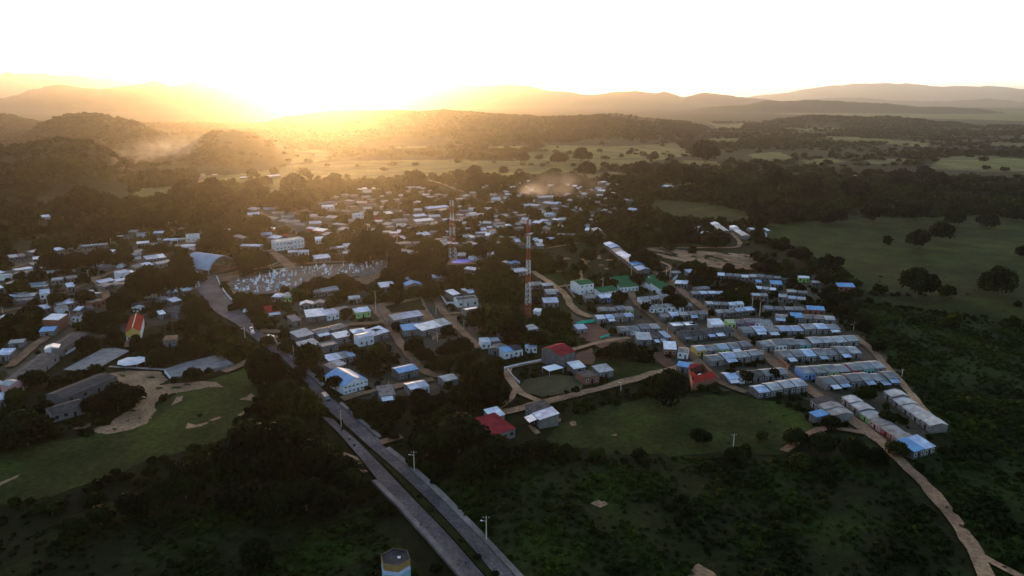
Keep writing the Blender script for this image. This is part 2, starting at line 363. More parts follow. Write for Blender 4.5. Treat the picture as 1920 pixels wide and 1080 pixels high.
field('rough_pasture', [(-150,960),(-150,850),(60,838),(170,815),(260,800),(330,735),(430,700),(470,690),(480,740),(440,815),(330,850),(250,875),(120,925),(0,950)], GRASSM, 2, 5)
field('rough_grass', [(-150,1000),(100,975),(250,930),(420,955),(560,960),(700,950),(780,1060),(860,1200),(-150,1200)], GRASSD, 2, 5, .8)
field('dark_scrubland', [(960,860),(1120,856),(1500,860),(1690,872),(1810,1010),(1850,1200),(1000,1200),(880,1010),(800,920)], GRASSD, 2, 5, 1)
field('dark_scrubland', [(1600,556),(1700,556),(1900,562),(2150,580),(2150,1200),(1880,1200),(1800,960),(1722,885),(1760,800),(1700,700),(1640,645)], material('scrubland grass', (.024,.038,.006), (.009,.015,.003), .95, 0, .04, 8, world_space=True, c3=(.016,.025,.004), spec=.05, bump=.25, bscale=1.0), 3, 6, .97)
SCRUB[pmask([(-10,1085),(-10,1000),(180,975),(380,960),(700,960),(780,1085)])] = True
field('crop_plot', [(985,712),(1030,702),(1085,708),(1095,722),(1080,735),(1020,745),(985,738),(975,725)], DRYM, 1, 3)
field('grass_yard', [(1012,520),(1040,500),(1075,498),(1090,520),(1070,535),(1035,540)], GRASSM, 1.5, 4, .7)
FIELD[pmask([(1215,462),(1440,452),(1560,505),(1480,512),(1330,508),(1240,500)])] = .85
FIELD[pmask([(1020,470),(1085,455),(1130,462),(1190,515),(1150,530),(1060,520)])] = .75
for q in ([(955,862),(1500,858),(1690,872),(1810,1010),(1850,1200),(1000,1200),(880,1010),(800,925)], [(1600,556),(1920,556),(1920,1080),(1862,1080),(1720,890),(1790,830),(1620,640)]): SCRUB[pmask(q)] = True
FIELD[pmask([(1600,556),(1920,556),(1920,1080),(1862,1080),(1720,890),(1790,830),(1620,640)])] = .97
# sandy patches
for p in (
 [(167,812),(185,800),(207,797),(217,785),(252,762),(265,735),(295,722),(325,720),(375,715),(405,717),(422,727),(400,725),(375,730),(325,737),(300,747),(292,757),(292,770),(285,780),(287,785),(275,795),(250,805),(230,810),(200,815)],
 [(137,805),(160,796),(185,791),(172,797),(152,807)],
 [(205,700),(240,695),(300,697),(318,712),(295,724),(262,738),(240,722),(215,718)]):
    sheet('bare_sand', p, SAND, .7, 2, False)
for cx, cy, w, h in ((262,785,5,2.5),(252,770,7,2.5),(283,787,7,2.5),(300,728,8,3),(330,728,12,3),(270,748,5,2),(215,806,6,2),(240,790,4,1.5),(350,722,8,2),(285,708,10,3),(230,705,8,3),(225,775,5,2),(180,800,8,2)):
    sheet('grass_tuft_patch', [(cx+w*math.cos(a)*rng.uniform(.6,1.1), cy+h*math.sin(a)*rng.uniform(.6,1.1)) for a in np.linspace(0, 6.28, 9)[:-1]], GRASSM, .6, 1.5, False)
for p in (
 [(348,805),(352,794),(365,798),(392,792),(376,800)], [(392,789),(412,781),(415,784),(402,790)], [(321,762),(330,745),(343,744),(340,752)],
 [(443,780),(458,772),(459,776),(450,781)], [(448,750),(462,746),(470,738),(477,744),(470,753)], [(-20,912),(5,903),(40,888),(30,896),(0,912)],
 [(1030,790),(1050,786),(1050,792),(1035,794)], [(1066,792),(1078,790),(1081,798),(1072,800)], [(988,800),(995,797),(1014,812),(1005,815)],
 [(1147,817),(1156,814),(1158,818)], [(1110,945),(1128,935),(1140,946),(1125,953)], [(1123,660),(1138,656),(1138,664),(1125,664)],
 [(1290,1075),(1310,1058),(1340,1075),(1350,1100),(1290,1100)], [(640,848),(668,858),(690,885),(680,888),(650,865)], [(735,905),(760,955),(775,975),(768,978),(740,930)]):
    sheet('bare_sand', p, SAND, .5, 2, False)
sheet('bare_earth', [(1216,465),(1290,463),(1380,467),(1425,500),(1400,504),(1330,497),(1262,492),(1235,480)], GRASSD, 2.5, 2, False)
for k in range(75):          # trampled sandy ground beyond the row houses
    t = rng.random(); u = rng.random()
    cx = 1222 + 190*t; cy = 467 + 36*u*(0.35+.65*t) + 10*t
    w, h = rng.uniform(8, 34), rng.uniform(1.4, 4.0)
    sheet('bare_sand', [(cx+w*math.cos(a)*rng.uniform(.6,1), cy+h*math.sin(a)*rng.uniform(.6,1)+.14*w*math.cos(a)) for a in np.linspace(0, 6.28, 9)[:-1]], SAND, 1.2, 2, False)
for k in range(16):
    cx, cy = rng.uniform(1050, 1150), rng.uniform(478, 512)
    w, h = rng.uniform(6, 18), rng.uniform(1, 2.5)
    sheet('bare_sand', [(cx+w*math.cos(a)*rng.uniform(.6,1), cy+h*math.sin(a)*rng.uniform(.6,1)) for a in np.linspace(0, 6.28, 9)[:-1]], SAND, 1.0, 2, False)
for p in ([(1095,640),(1110,632),(1150,634),(1180,640),(1130,655)],[(1108,655),(1116,672),(1112,684),(1075,690),(1080,665)],[(1222,655),(1245,665),(1275,690),(1250,694),(1228,676)],[(1090,612),(1120,610),(1150,628),(1115,640),(1085,634)],
          [(860,592),(800,605),(812,640),(848,622)],[(380,520),(480,512),(478,524),(415,530)],[(425,532),(560,500),(640,505),(723,492),(728,512),(690,535),(600,530),(560,540),(440,556)],[(735,505),(600,590),(620,650),(560,690)]) [:7]:
    sheet('bare_earth', p, REDD if p[0][0] > 1000 else DIRT, .8, 2.5, False)
# town ground: trodden earth under the houses
for p in ([(1180,560),(1300,520),(1560,530),(1640,640),(1760,800),(1740,850),(1640,830),(1500,740),(1350,735),(1250,690),(1100,640),(1060,590)],
          [(560,560),(720,540),(900,560),(900,640),(860,700),(860,740),(660,750),(560,650),(500,610)],
          [(430,400),(700,370),(1150,350),(1180,400),(1000,470),(700,480),(520,470)], [(0,480),(380,440),(400,500),(350,600),(150,640),(0,720)]):
    Z_LVL[0] += .002
    o = tri_poly('trodden_earth', ragged(p, 4, 6, 5), 0.012+.002*len(p)/10, material('trodden earth', (.085,.056,.034), (.022,.026,.010), .95, 0, .06, 8, world_space=True, c3=(.046,.038,.019)))
# roads
def strip(name, pts, w, mat, z=None, amp=.35, free=False, seed=0):
    """road ribbon of width w metres along photo points"""
    g = [Vector(G(*p)) for p in pts]; q = []
    for a, b in zip(g, g[1:]):
        n = max(1, int((b-a).length/4))
        q += [a.lerp(b, k/n) for k in range(n)]
    q.append(g[-1])
    for _ in range(4): q = [q[0]]+[(q[i-1]+q[i]*2+q[i+1])/4 for i in range(1, len(q)-1)]+[q[-1]]
    L, R = [], []
    for i, p in enumerate(q):
        d = (q[min(i+1, len(q)-1)]-q[max(i-1, 0)]).normalized(); nn = Vector((-d.y, d.x))
        a = noise.noise(Vector((p.x*.12, p.y*.12, 3.3)))*amp; b = noise.noise(Vector((p.x*.12, p.y*.12, 8.1)))*amp
        L.append(p+nn*(w/2*(1+a))); R.append(p-nn*(w/2*(1+b)))
        if free is not None:
            X0, Y0 = PX(p.x, p.y); hw = max(2, w/2*PPM(p.x, p.y))+1
            FREE[max(0, int((Y0-3)/4)):int((Y0+5)/4)+1, max(0, int((X0-hw)/4)):int((X0+hw)/4)+1] = free
    Z_LVL[0] += .004; zz = Z_LVL[0] if z is None else z
    me = bpy.data.meshes.new(name); n = len(L)
    me.from_pydata([(p.x, p.y, zz) for p in L+R], [], [(i, n+i, n+i+1, i+1) for i in range(n-1)]); me.materials.append(mat); me.update()
    o = bpy.data.objects.new(name, me); COL.objects.link(o); tag(o, kind='structure'); return o
Z_LVL[0] += .02
for pts, w, m in (
 ([(1190,490),(1215,503),(1235,515),(1262,535),(1320,580),(1372,622),(1432,667),(1482,707),(1532,742),(1570,772),(1615,800),(1650,830)], 5.2, DIRT),
 ([(1645,826),(1690,868),(1726,901),(1759,941),(1791,978),(1820,1019),(1844,1072),(1860,1130)], 3.9, SAND),
 ([(1180,545),(1192,570),(1220,592),(1250,620),(1275,650),(1305,675),(1330,700),(1352,722),(1400,738)], 4.2, DIRT),
 ([(925,779),(980,767),(1020,757),(1080,742),(1130,730),(1225,702),(1255,695),(1317,680)], 5.0, SAND),
 ([(1180,635),(1130,642),(1080,655),(1020,678),(945,690),(955,710),(967,732),(987,750),(1015,757)], 3.5, SAND),
 ([(967,732),(958,755),(925,776)], 2.5, SAND),
 ([(1600,630),(1615,642),(1642,665),(1670,700),(1690,720),(1720,757),(1745,785)], 3.2, SAND),
 ([(1838,1045),(1852,1056),(1880,1068),(1930,1090),(1980,1120)], 2.4, SAND),
 ([(800,338),(830,345),(858,357),(880,362),(900,372)], 7, SAND),
 ([(1000,510),(1005,515),(1037,535),(1062,555),(1070,575),(1087,590),(1107,597)], 4.5, SAND),
 ([(1040,540),(1075,536),(1105,530)], 3, SAND),
 ([(1090,480),(1100,500),(1088,512),(1092,530)], 2.5, SAND),
 ([(815,560),(833,590),(850,607),(877,633),(900,655)], 4.5, DIRT),
 ([(833,590),(870,588)], 2.5, SAND),
 ([(700,575),(728,613),(748,640),(767,670),(793,697),(813,713),(862,705)], 4.5, DIRT),
 ([(735,596),(715,610),(673,607),(610,620)], 5, DIRT),
 ([(540,622),(500,627),(483,618)], 5, DIRT),
 ([(540,622),(520,636),(505,640)], 2.5, DIRT),
 ([(640,750),(700,735),(770,722),(813,713)], 4.5, DIRT),
 ([(500,470),(520,480),(545,503)], 8, DIRT),
 ([(400,520),(480,505),(540,497),(640,492),(722,490)], 5, DIRT),
 ([(178,520),(195,548),(203,572)], 5, DIRT),
 ([(20,690),(50,660),(100,625),(130,605)], 5, DIRT),
 ([(1023,467),(1083,457)], 2.5, SAND),
 ([(380,312),(382,325),(375,345)], 7, DIRT),
 ([(712,833),(738,829),(755,822)], 3.4, DIRT),
 ([(700,575),(640,578),(560,598)], 3, DIRT),
 ([(1220,500),(1235,490),(1262,503),(1245,512)], 2.5, SAND),
 ([(1215,467),(1300,466),(1385,466),(1388,456),(1372,438)], 3.5, SAND),
 ([(205,690),(260,693),(310,696)], 2, CONC),
 ([(237,653),(239,640)], 2, DIRT),
 ([(420,700),(450,690),(470,676)], 4, DIRT),
 ([(480,395),(520,415),(560,425)], 4, DIRT),
 ([(280,480),(330,470),(372,478)], 6, REDD),
 ([(225,505),(150,540),(60,575),(-10,590)], 3.0, DIRT),
 ([(200,465),(120,478),(20,505)], 3.0, DIRT),
 ([(1470,850),(1540,800),(1620,815)], 3, DIRT),
): strip('dirt_road', pts, w, m, amp=.55)
def band(name, left, right, mat, dz=0.0, h=None):
    """paved surface between two edge lines (photo points); h = raised slab with kerb face"""
    Z_LVL[0] += .004
    def res(p, n=60):
        g = [Vector(G(*q)) for q in p]; L = [0]
        for a, b in zip(g, g[1:]): L.append(L[-1]+(b-a).length)
        o = []
        for k in range(n):
            t = L[-1]*k/(n-1)
            for i in range(len(g)-1):
                if t <= L[i+1]+1e-6: o.append(g[i].lerp(g[i+1], (t-L[i])/max(1e-6, L[i+1]-L[i]))); break
        for _ in range(3): o = [o[0]]+[(o[i-1]+o[i]*2+o[i+1])/4 for i in range(1, len(o)-1)]+[o[-1]]
        return o
    a, b = res(left), res(right); n = len(a); z = Z_LVL[0]+dz
    vs = [(p.x, p.y, z) for p in a+b]; fs = [(i, n+i, n+i+1, i+1) for i in range(n-1)]
    if h:
        z1 = z+h
        vs = [(p.x, p.y, z1) for p in a+b]+[(p.x, p.y, 0) for p in a+b]
        fs += [(2*n+i, i, i+1, 2*n+i+1) for i in range(n-1)]+[(n+i, 3*n+i, 3*n+i+1, n+i+1) for i in range(n-1)]
    me = bpy.data.meshes.new(name); me.from_pydata(vs, [], fs); me.materials.append(mat); me.update()
    o = bpy.data.objects.new(name, me); COL.objects.link(o); tag(o, kind='structure')
    FREE[pmask(list(left)+list(right)[::-1])] = False
    return o
RR = [(1010,1140),(960,1078),(890,1003),(820,932),(770,885),(720,843),(711,828),(670,793),(635,762),(615,742),(575,704),(555,685),(527,657),(497,632),(467,600),(437,570),(417,547),(403,516)]
RLm = [(975,1140),(922,1076),(893,1040),(850,992),(806,945),(760,900),(725,868),(698,847),(655,806),(605,765),(575,722),(537,680),(507,662),(475,635),(440,607),(405,590),(382,560),(366,543)]
band('road', RLm, RR, ASPH)
band('road', [(925,1140),(868,1078),(810,1010),(755,950),(708,904),(672,858),(632,812),(600,782)], [(958,1140),(900,1076),(845,1012),(790,955),(740,902),(717,878),(675,835),(625,790)], ASPH)
band('pavement', [(1012,1138),(961,1078),(891,1003),(821,932),(771,885),(722,845)], [(1025,1132),(973,1076),(902,1000),(832,928),(781,882),(731,842)], PAVE, 0, .14)
band('pavement', [(711,826),(670,791),(636,760)], [(716,822),(676,788),(641,757)], PAVE, 0, .14)
band('pavement', [(604,728),(575,702),(556,684),(528,656),(498,631)], [(611,724),(583,698),(563,681),(535,653),(504,628)], PAVE, 0, .14)
band('pavement', [(912,1140),(855,1079),(797,1011),(744,952),(697,906)], [(924,1140),(867,1078),(809,1010),(754,950),(707,904)], PAVE, 0, .14)
band('median', [(959,1140),(903,1076),(848,1012),(793,955),(744,902),(721,878),(690,850)], [(972,1140),(919,1076),(890,1041),(847,993),(803,946),(757,901),(722,869),(696,849)], GRASSD, 0, .12)
def kerb(pts, w=.35, h=.22):
    o = strip('kerb', pts, w, KERB, amp=0); me = o.data
    z = Z_LVL[0]; n = len(me.vertices)//2
    co = [tuple(v.co) for v in me.vertices]
    m2 = bpy.data.meshes.new('kerb'); vs = [(x, y, h) for x, y, _ in co]+[(x, y, 0) for x, y, _ in co]
    fs = [(i, n+i, n+i+1, i+1) for i in range(n-1)]+[(2*n+i, i, i+1, 2*n+i+1) for i in range(n-1)]+[(n+i, 3*n+i, 3*n+i+1, n+i+1) for i in range(n-1)]
    m2.from_pydata(vs, [], fs); m2.materials.append(KERB); m2.update(); o.data = m2
kerb([(960,1078),(925,1040)]); kerb([(923,1038),(890,1003)]); kerb([(888,1001),(872,984)]); kerb([(869,981),(843,954)]); kerb([(841,952),(822,934)])
kerb([(819,930),(795,908)], .25); kerb([(793,906),(750,867)], .22); kerb([(722,843),(735,856)], .3); kerb([(636,761),(668,790)], .3); kerb([(700,815),(711,827)], .25)
kerb([(582,712),(606,735)], .25); kerb([(605,733),(615,742)], .25)
kerb([(868,1078),(855,1064)], .3); kerb([(832,1038),(812,1016)], .3); kerb([(806,1010),(799,1003)], .25); kerb([(782,985),(765,966)], .2); kerb([(758,956),(744,940)], .3)
kerb([(821,989),(846,1015)], .3); kerb([(893,1064),(904,1076)], .3); kerb([(903,1062),(915,1074)], .25)

# ---------------------------------------------------------------- labels
LM = [(407,490,"the arched sports roof"),(250,612,"the red gabled hall"),(545,458,"the white two-storey block"),(850,480,"the mast by the blue tarpaulin"),
 (990,575,"the red-footed lattice mast"),(560,525,"the cemetery"),(758,575,"the walled building plot"),(668,718,"the big blue-roofed hall"),(1050,668,"the crimson-roofed house"),
 (1303,708,"the orange courtyard house"),(937,800,"the lone red roof"),(1003,783,"the grey shed house"),(745,1050,"the banded tank tower"),(180,678,"the grey sports court"),
 (372,687,"the walled concrete court"),(249,680,"the pale octagonal roof"),(172,742,"the long dark school roof"),(872,570,"the white walled compound"),(1100,538,"the two-storey green-roofed block"),
 (1165,480,"the sloping blue roofs"),(1585,538,"the lone blue-roofed brick shed"),(1385,440,"the outlying twin rows"),(1725,845,"the blue corner roof"),(104,605,"the orange brick house"),
 (1715,440,"the wide green meadow"),(474,625,"the white cars"),(1310,482,"the trampled sandy ground"),(1035,358,"the village smoke"),(325,280,"the valley smoke"),(835,348,"the far sandy road"),
 (1800,985,"the curving dirt track"),(500,333,"the long white barns"),(430,580,"the bend of the divided road"),(810,960,"the planted road median"),(1280,800,"the open pasture"),
 (965,752,"the dirt path junction"),(1103,606,"the green mesh fence"),(230,770,"the big sandy patch"),(1025,722,"the yellow crop plot"),(1175,690,"the small green pasture"),(1165,525,"the schoolyard waste ground"),
 (1700,610,"the scrub below the meadow"),(300,940,"the dark tree belt"),(480,395,"the far hill-foot roofs"),(650,375,"the roofs below the sun"),(1030,385,"the blue village hall"),(120,545,"the small western roofs"),(320,450,"the roofs above the sports roof"),
 (10,660,"the roofs at the west edge"),(830,400,"the long pale market roof"),(930,375,"the white two-roofed house"),(600,640,"the roofs beside the divided road"),(960,650,"the white houses by the wall"),(1520,255,"the far dark wood"),(1790,540,"the trees at the meadow edge"),
 (700,720,"the two dirt lanes' fork"),(1250,355,"the tiny farm roofs"),(800,630,"the pinkish roofs"),(1640,700,"the eastern footpath")]
ORD = ["first","second","third","fourth","fifth","sixth","seventh","eighth","ninth","tenth","eleventh","twelfth","thirteenth","fourteenth","fifteenth","sixteenth","seventeenth","eighteenth","nineteenth","twentieth"]
def ordw(i): return ORD[i] if i < 20 else ("twenty-"+ORD[i-20] if i < 29 else "thirty-"+ORD[(i-29) % 9])
PENDING = []     # (object, description, px, py)
def auto(o, desc, px, py): PENDING.append((o, desc, px, py))
def resolve_labels():
    b = {}
    for o, d, x, y in PENDING:
        best = min(LM, key=lambda l: math.hypot((l[0]-x), (l[1]-y)*1.8)*(1+max(0, 560-y)/500))
        dx, dy = x-best[0], (y-best[1])*1.8
        if abs(dx) > abs(dy): w = "left of" if dx < 0 else "right of"
        else: w = "beyond" if dy < 0 else "in front of"
        b.setdefault((d, w, best[2]), []).append((math.hypot(dx, dy), o))
    for (d, w, l), v in b.items():
        v.sort(key=lambda t: t[0])
        for i, (_, o) in enumerate(v):
            o['label'] = f"{d} {w} {l}" if len(v) == 1 else f"{d}, {ordw(i)} one {w} {l}"

# ---------------------------------------------------------------- houses
def cover(x, y, z0, z1, hw, step=0):
    X0, Y0 = PX(x, y, z0); X1, Y1 = PX(x, y, z1); w = hw*PPM(x, y)
    a, b = int(min(Y0, Y1)/4), int(max(Y0, Y1)/4)
    FREE[max(0, a):max(0, b+1), max(0, int((X0-w)/4)):max(0, int((X0+w)/4)+1)] = False
FOOT = []     # (x, y, r) building footprints
N_HOUSE = [0]
def house(A, B, code='g', d=8, h=2.5, kind='g', name='house', pitch=.17, detail=None, t0=0.0, t1=1.0, dz=0.0, label=None, cat='house', group=None, wincols=None, storeys=1, mask=True):
    """A, B photo points at the foot of the wall facing the camera; house extends away from it by d"""
    a, b = Vector(G(*A)), Vector(G(*B)); v = b-a
    p0 = a+v*t0; w = v.length*(t1-t0); rz = math.atan2(v.y, v.x)
    d *= S*(.66 if name in ('house','row_house') else 1); h = h*S*.9+dz
    rc = code[0]; wc = 'C'; porch = None; c = code[1:]
    if '+' in c: i = c.index('+'); porch = c[i+1]; c = c[:i]
    if c: wc = c[0]
    mid = p0+v.normalized()*(w/2)
    root = empty(name, (mid.x, mid.y, 0), rz)
    N_HOUSE[0] += 1
    ppm = PPM(mid.x, mid.y)
    if detail is None: detail = 2 if ppm*1.0 > 3.3 else (1 if ppm > 2.0 else 0)
    hw = w/2; ov = .25; t = .12
    wm = MB(); gab = 0
    rise = {'m': pitch*d, 'g': pitch*d*.62, 'x': pitch*w*.9, 'f': 0, 'h': pitch*d*.9, 'b': -pitch*d*.5}[kind]
    yr = d*.62
    if kind == 'g':       # ridge along the wall, longer slope to the camera
        wm.face([(-hw,0,0),(hw,0,0),(hw,0,h),(-hw,0,h)]); wm.face([(hw,d,0),(-hw,d,0),(-hw,d,h+.25*rise),(hw,d,h+.25*rise)])
        for s in (-1, 1):
            P = [(s*hw,0,0),(s*hw,d,0),(s*hw,d,h+.25*rise),(s*hw,yr,h+rise),(s*hw,0,h)]; wm.face(P if s > 0 else P[::-1])
        rq = [[(-hw,-ov,h-.03),(hw,-ov,h-.03),(hw,yr,h+rise),(-hw,yr,h+rise)], [(-hw,yr,h+rise),(hw,yr,h+rise),(hw,d+ov,h+.25*rise),(-hw,d+ov,h+.25*rise)]]
    elif kind in 'mb':
        z1 = h+rise
        wm.face([(-hw,0,0),(hw,0,0),(hw,0,h),(-hw,0,h)]); wm.face([(hw,d,0),(-hw,d,0),(-hw,d,z1),(hw,d,z1)])
        wm.face([(hw,0,0),(hw,d,0),(hw,d,z1),(hw,0,h)]); wm.face([(-hw,d,0),(-hw,0,0),(-hw,0,h),(-hw,d,z1)])
        rq = [[(-hw-ov,-ov,h),(hw+ov,-ov,h),(hw+ov,d+ov,z1),(-hw-ov,d+ov,z1)]]
    elif kind == 'x':     # gable facing the camera
        wm.face([(-hw,0,0),(hw,0,0),(hw,0,h),(0,0,h+rise),(-hw,0,h)]); wm.face([(hw,d,0),(-hw,d,0),(-hw,d,h),(0,d,h+rise),(hw,d,h)])
        wm.face([(hw,0,0),(hw,d,0),(hw,d,h),(hw,0,h)]); wm.face([(-hw,d,0),(-hw,0,0),(-hw,0,h),(-hw,d,h)])
        k = ov/hw*rise
        rq = [[(-hw-ov,-ov,h-k),(0,-ov,h+rise),(0,d+ov,h+rise),(-hw-ov,d+ov,h-k)], [(0,-ov,h+rise),(hw+ov,-ov,h-k),(hw+ov,d+ov,h-k),(0,d+ov,h+rise)]]
    elif kind == 'h':
        wm.box(-hw,hw,0,d,0,h, bottom=False, top=False); e = min(hw, d/2)*.9; o = ov
        r1, r2 = (-hw+e, d/2, h+rise), (hw-e, d/2, h+rise)
        rq = [[(-hw-o,-o,h),(hw+o,-o,h),r2,r1], [(hw+o,d+o,h),(-hw-o,d+o,h),r1,r2]]
        rt = [[(-hw-o,d+o,h),(-hw-o,-o,h),r1], [(hw+o,-o,h),(hw+o,d+o,h),r2]]
        rq += rt
    else:                 # flat with parapet
        wm.box(-hw,hw,0,d,0,h+.5, bottom=False, top=False)
        rq = [[(-hw+.2,.2,h),(hw-.2,.2,h),(hw-.2,d-.2,h),(-hw+.2,d-.2,h)]]
        wm.box(-hw+.2,hw-.2,.2,d-.2,h-.1,h+.5, bottom=False, top=False); wm.f[-4:] = [f[::-1] for f in wm.f[-4:]]
        for q in ([(-hw,0,h+.5),(hw,0,h+.5),(hw-.2,.2,h+.5),(-hw+.2,.2,h+.5)],[(hw,0,h+.5),(hw,d,h+.5),(hw-.2,d-.2,h+.5),(hw-.2,.2,h+.5)],[(hw,d,h+.5),(-hw,d,h+.5),(-hw+.2,d-.2,h+.5),(hw-.2,d-.2,h+.5)],[(-hw,d,h+.5),(-hw,0,h+.5),(-hw+.2,.2,h+.5),(-hw+.2,d-.2,h+.5)]): wm.face(q)
    wm.build('wall', WALL[wc], root)
    rb = MB()
    for q in rq: rb.slab([(p[0], p[1], p[2]+t) for p in q], t if kind != 'f' else .05)
    rb.build('roof', ROOF[rc], root)
    if detail >= 1:
        if porch:
            pb = MB(); x0, x1 = (-hw*.95, hw*.6) if random.random() < .5 else (-hw*.4, hw*.97); dp = random.uniform(2.4, 3.6)
            z0 = h*.74; pb.slab([(x0,-dp,z0),(x1,-dp,z0),(x1,-.3,h*.96),(x0,-.3,h*.96)], .07)
            for xx in (x0+.15, x1-.15): pb.tube((xx,-dp+.15,0),(xx,-dp+.15,z0-.07), .07, n=4, mi=1)
            pb.build('porch_roof', [ROOF[porch], WOOD], root)
        for s in range(storeys):
            zb = s*h/storeys; hs = min(h/storeys, 3.3)
            cols = wincols or (3 if w > 5 else 2)
            for k in range(cols):
                x = -hw+w*(k+.5)/cols
                if k == cols//2 and s == 0 and detail >= 1:
                    db = MB(); db.box(x-.45,x+.45,-.06,-.004,0.02,min(2.1,hs*.72)); db.build('door', GLASS if wc != 'W' else WOOD, root)
                else:
                    fb = MB(); ww = .62; za, zb2 = zb+hs*.36, zb+hs*.74
                    fb.box(x-ww,x+ww,-.05,-.004,za,zb2); wo_ = fb.build('window', FRAME if detail == 2 else GLASS, root)
                    if detail == 2:
                        g = MB(); g.box(x-ww+.13,x+ww-.13,-.07,-.052,za+.12,zb2-.12); g.build('pane', GLASS, wo_)
    FOOT.append((mid.x-math.sin(rz)*d/2, mid.y+math.cos(rz)*d/2, max(w, d)*.55))
    if mask:
        for fx in (-.9, -.45, 0, .45, .9):
            for fy in (0, .5, 1):
                q = Vector((mid.x, mid.y))+Vector((math.cos(rz), math.sin(rz)))*(fx*hw)+Vector((-math.sin(rz), math.cos(rz)))*(fy*d)
                cover(q.x, q.y, 0.8 if fy == 0 else h*.8, h+rise*.6, hw*.35)
    px, py = PX(mid.x, mid.y, h*.7)
    tag(root, None, cat, group)
    if label: root['label'] = label
    else:
        desc = ' '.join(x for x in (ROOFW[rc], WALLW[wc]) if x)
        auto(root, f"{desc} {'house' if storeys == 1 else 'two-storey house'}" + (" with porch" if porch else ""), px, py)
    return root
def row(desc, A, B, codes, d=8, h=2.4, kind='g', grp=None, firstword='left'):
    cs = codes.split(); n = len(cs); L = (Vector(G(*B))-Vector(G(*A))).length
    for i, c in enumerate(cs):
        lab = None
        if desc:
            rc = c[0]; wc = c[1] if len(c) > 1 and c[1] != '+' else 'C'
            ds = ' '.join(x for x in (ROOFW[rc], WALLW[wc]) if x)
            lab = f"{ds} row house{' with porch' if '+' in c else ''}, {ordw(i)} from {firstword}, {desc}"
            if len(lab.split()) > 15: lab = f"{ds} row house, {ordw(i)} from {firstword}, {desc}"
            if len(lab.split()) > 16: lab = f"{ds} row house, {ordw(i)} from {firstword}, {desc}".replace('the diagonal street', 'street')
        g = 0.5/L
        house(A, B, c, d+random.uniform(-.4, .4), h, kind, 'row_house' if desc else 'house', t0=i/n, t1=(i+1)/n-g, dz=random.uniform(-.45, .45), label=lab,
              cat='row house' if desc else 'house', group=grp, pitch=.24+random.uniform(-.04, .04))
E_ = "houses in rows right of the diagonal street"
RB = "right of the diagonal street"
# --- rows right of the diagonal street, counted from the one farthest away
row("farthest row "+RB, (1345,524), (1481,531), "w g g w l g g g g", 7, grp=E_)
row("short second row "+RB, (1416,549), (1455,553), "w l w", 6, grp=E_)
row("short row by the meadow's bottom corner", (1459,566), (1512,570), "l b l", 6, grp=E_)
row("upper short row beside the diagonal street", (1298,561), (1360,559), "g b w b", 6, grp=E_)
row("second short row beside the diagonal street", (1325,580), (1396,579), "l g g wW wW", 6, grp=E_)
row("third short row beside the diagonal street", (1345,597), (1416,589), "g g b b", 6, grp=E_)
row("row ending at a blue brick shed", (1433,588), (1510,590), "g r r g", 6.5, grp=E_)
row("row with the lime and magenta walls", (1364,616), (1450,615), "yL rM+k gM gW gW", 7, grp=E_)
row("row of mixed blue porches "+RB, (1393,633), (1577,626), "g b+w r+w b b l b g+w", 9, grp=E_)
row("row with pale eastern roofs "+RB, (1430,661), (1612,649), "g gW g gT l l l l", 9, grp=E_)
row("row with an orange side wall", (1468,682), (1616,672), "g+w g b g+b g g+b l", 9.5, grp=E_)
row("row of coloured house fronts", (1508,713), (1662,702), "gB g gL g gR gT l", 9.5, grp=E_)
row("longest low row of blue porches", (1548,732), (1687,722), "g+w g+b g g+b g+b g+b", 9, grp=E_)
row("near column down the dirt street", (1577,757), (1692,843), "l l lL gP gR g", 6.8, 2.2, grp=E_, firstword='top')
row("last column by the eastern footpath", (1656,746), (1744,813), "l l l l l", 7.6, 2.2, grp=E_, firstword='top')
row("stub column beside the dirt street", (1519,762), (1562,795), "k g g", 9, grp=E_, firstword='top')
M_ = "houses in rows left of the diagonal street"
row("white-walled row under the green roofs", (1203,572), (1258,567), "gW g gW", 7, grp=M_)
row("row of white fronts left of the street", (1218,587), (1300,584), "gW gW gW gW g", 7, grp=M_)
row("row behind the unfinished house", (1240,603), (1328,599), "g b+b l g+b g", 6.5, grp=M_)
row("dark-roofed row left of the street", (1280,641), (1378,631), "k+g k k+b k+w k", 8, grp=M_)
row("row with the lime end wall", (1306,669), (1412,661), "lY g bL g+w g", 8, grp=M_)
row("row behind the bushes left of the street", (1333,688), (1433,676), "g b+b l g", 8, grp=M_)
row("row with a white porch left of the street", (1364,722), (1480,712), "b+w gW k g g", 8, grp=M_)
row("striped row nearest the pasture", (1422,748), (1515,735), "b l l l", 8, grp=M_)
row("column of sloping blue roofs", (1131,462), (1197,514), "b B g b b l B b", 9.5, grp="blue roofs in a sloping column", firstword='top')
row("pair of pale roofs above the column", (1109,434), (1119,446), "l l", 8, grp="blue roofs in a sloping column", firstword='top')
row("small row with a lime end wall", (1125,592), (1190,589), "g g g gL", 7, grp=M_)
row("row beside the green mesh fence", (1120,608), (1190,602), "w b+w g b", 7, grp=M_)
row("row behind the lower mesh fence", (1163,630), (1240,625), "gC gW g l", 8, grp=M_)
row("outlying left row beyond the sandy ground", (1331,424), (1352,441), "w l l l", 8, grp="outlying twin rows of houses", firstword='top')
row("outlying right row beyond the sandy ground", (1367,430), (1391,449), "wW l b l l", 7, grp="outlying twin rows of houses", firstword='top')
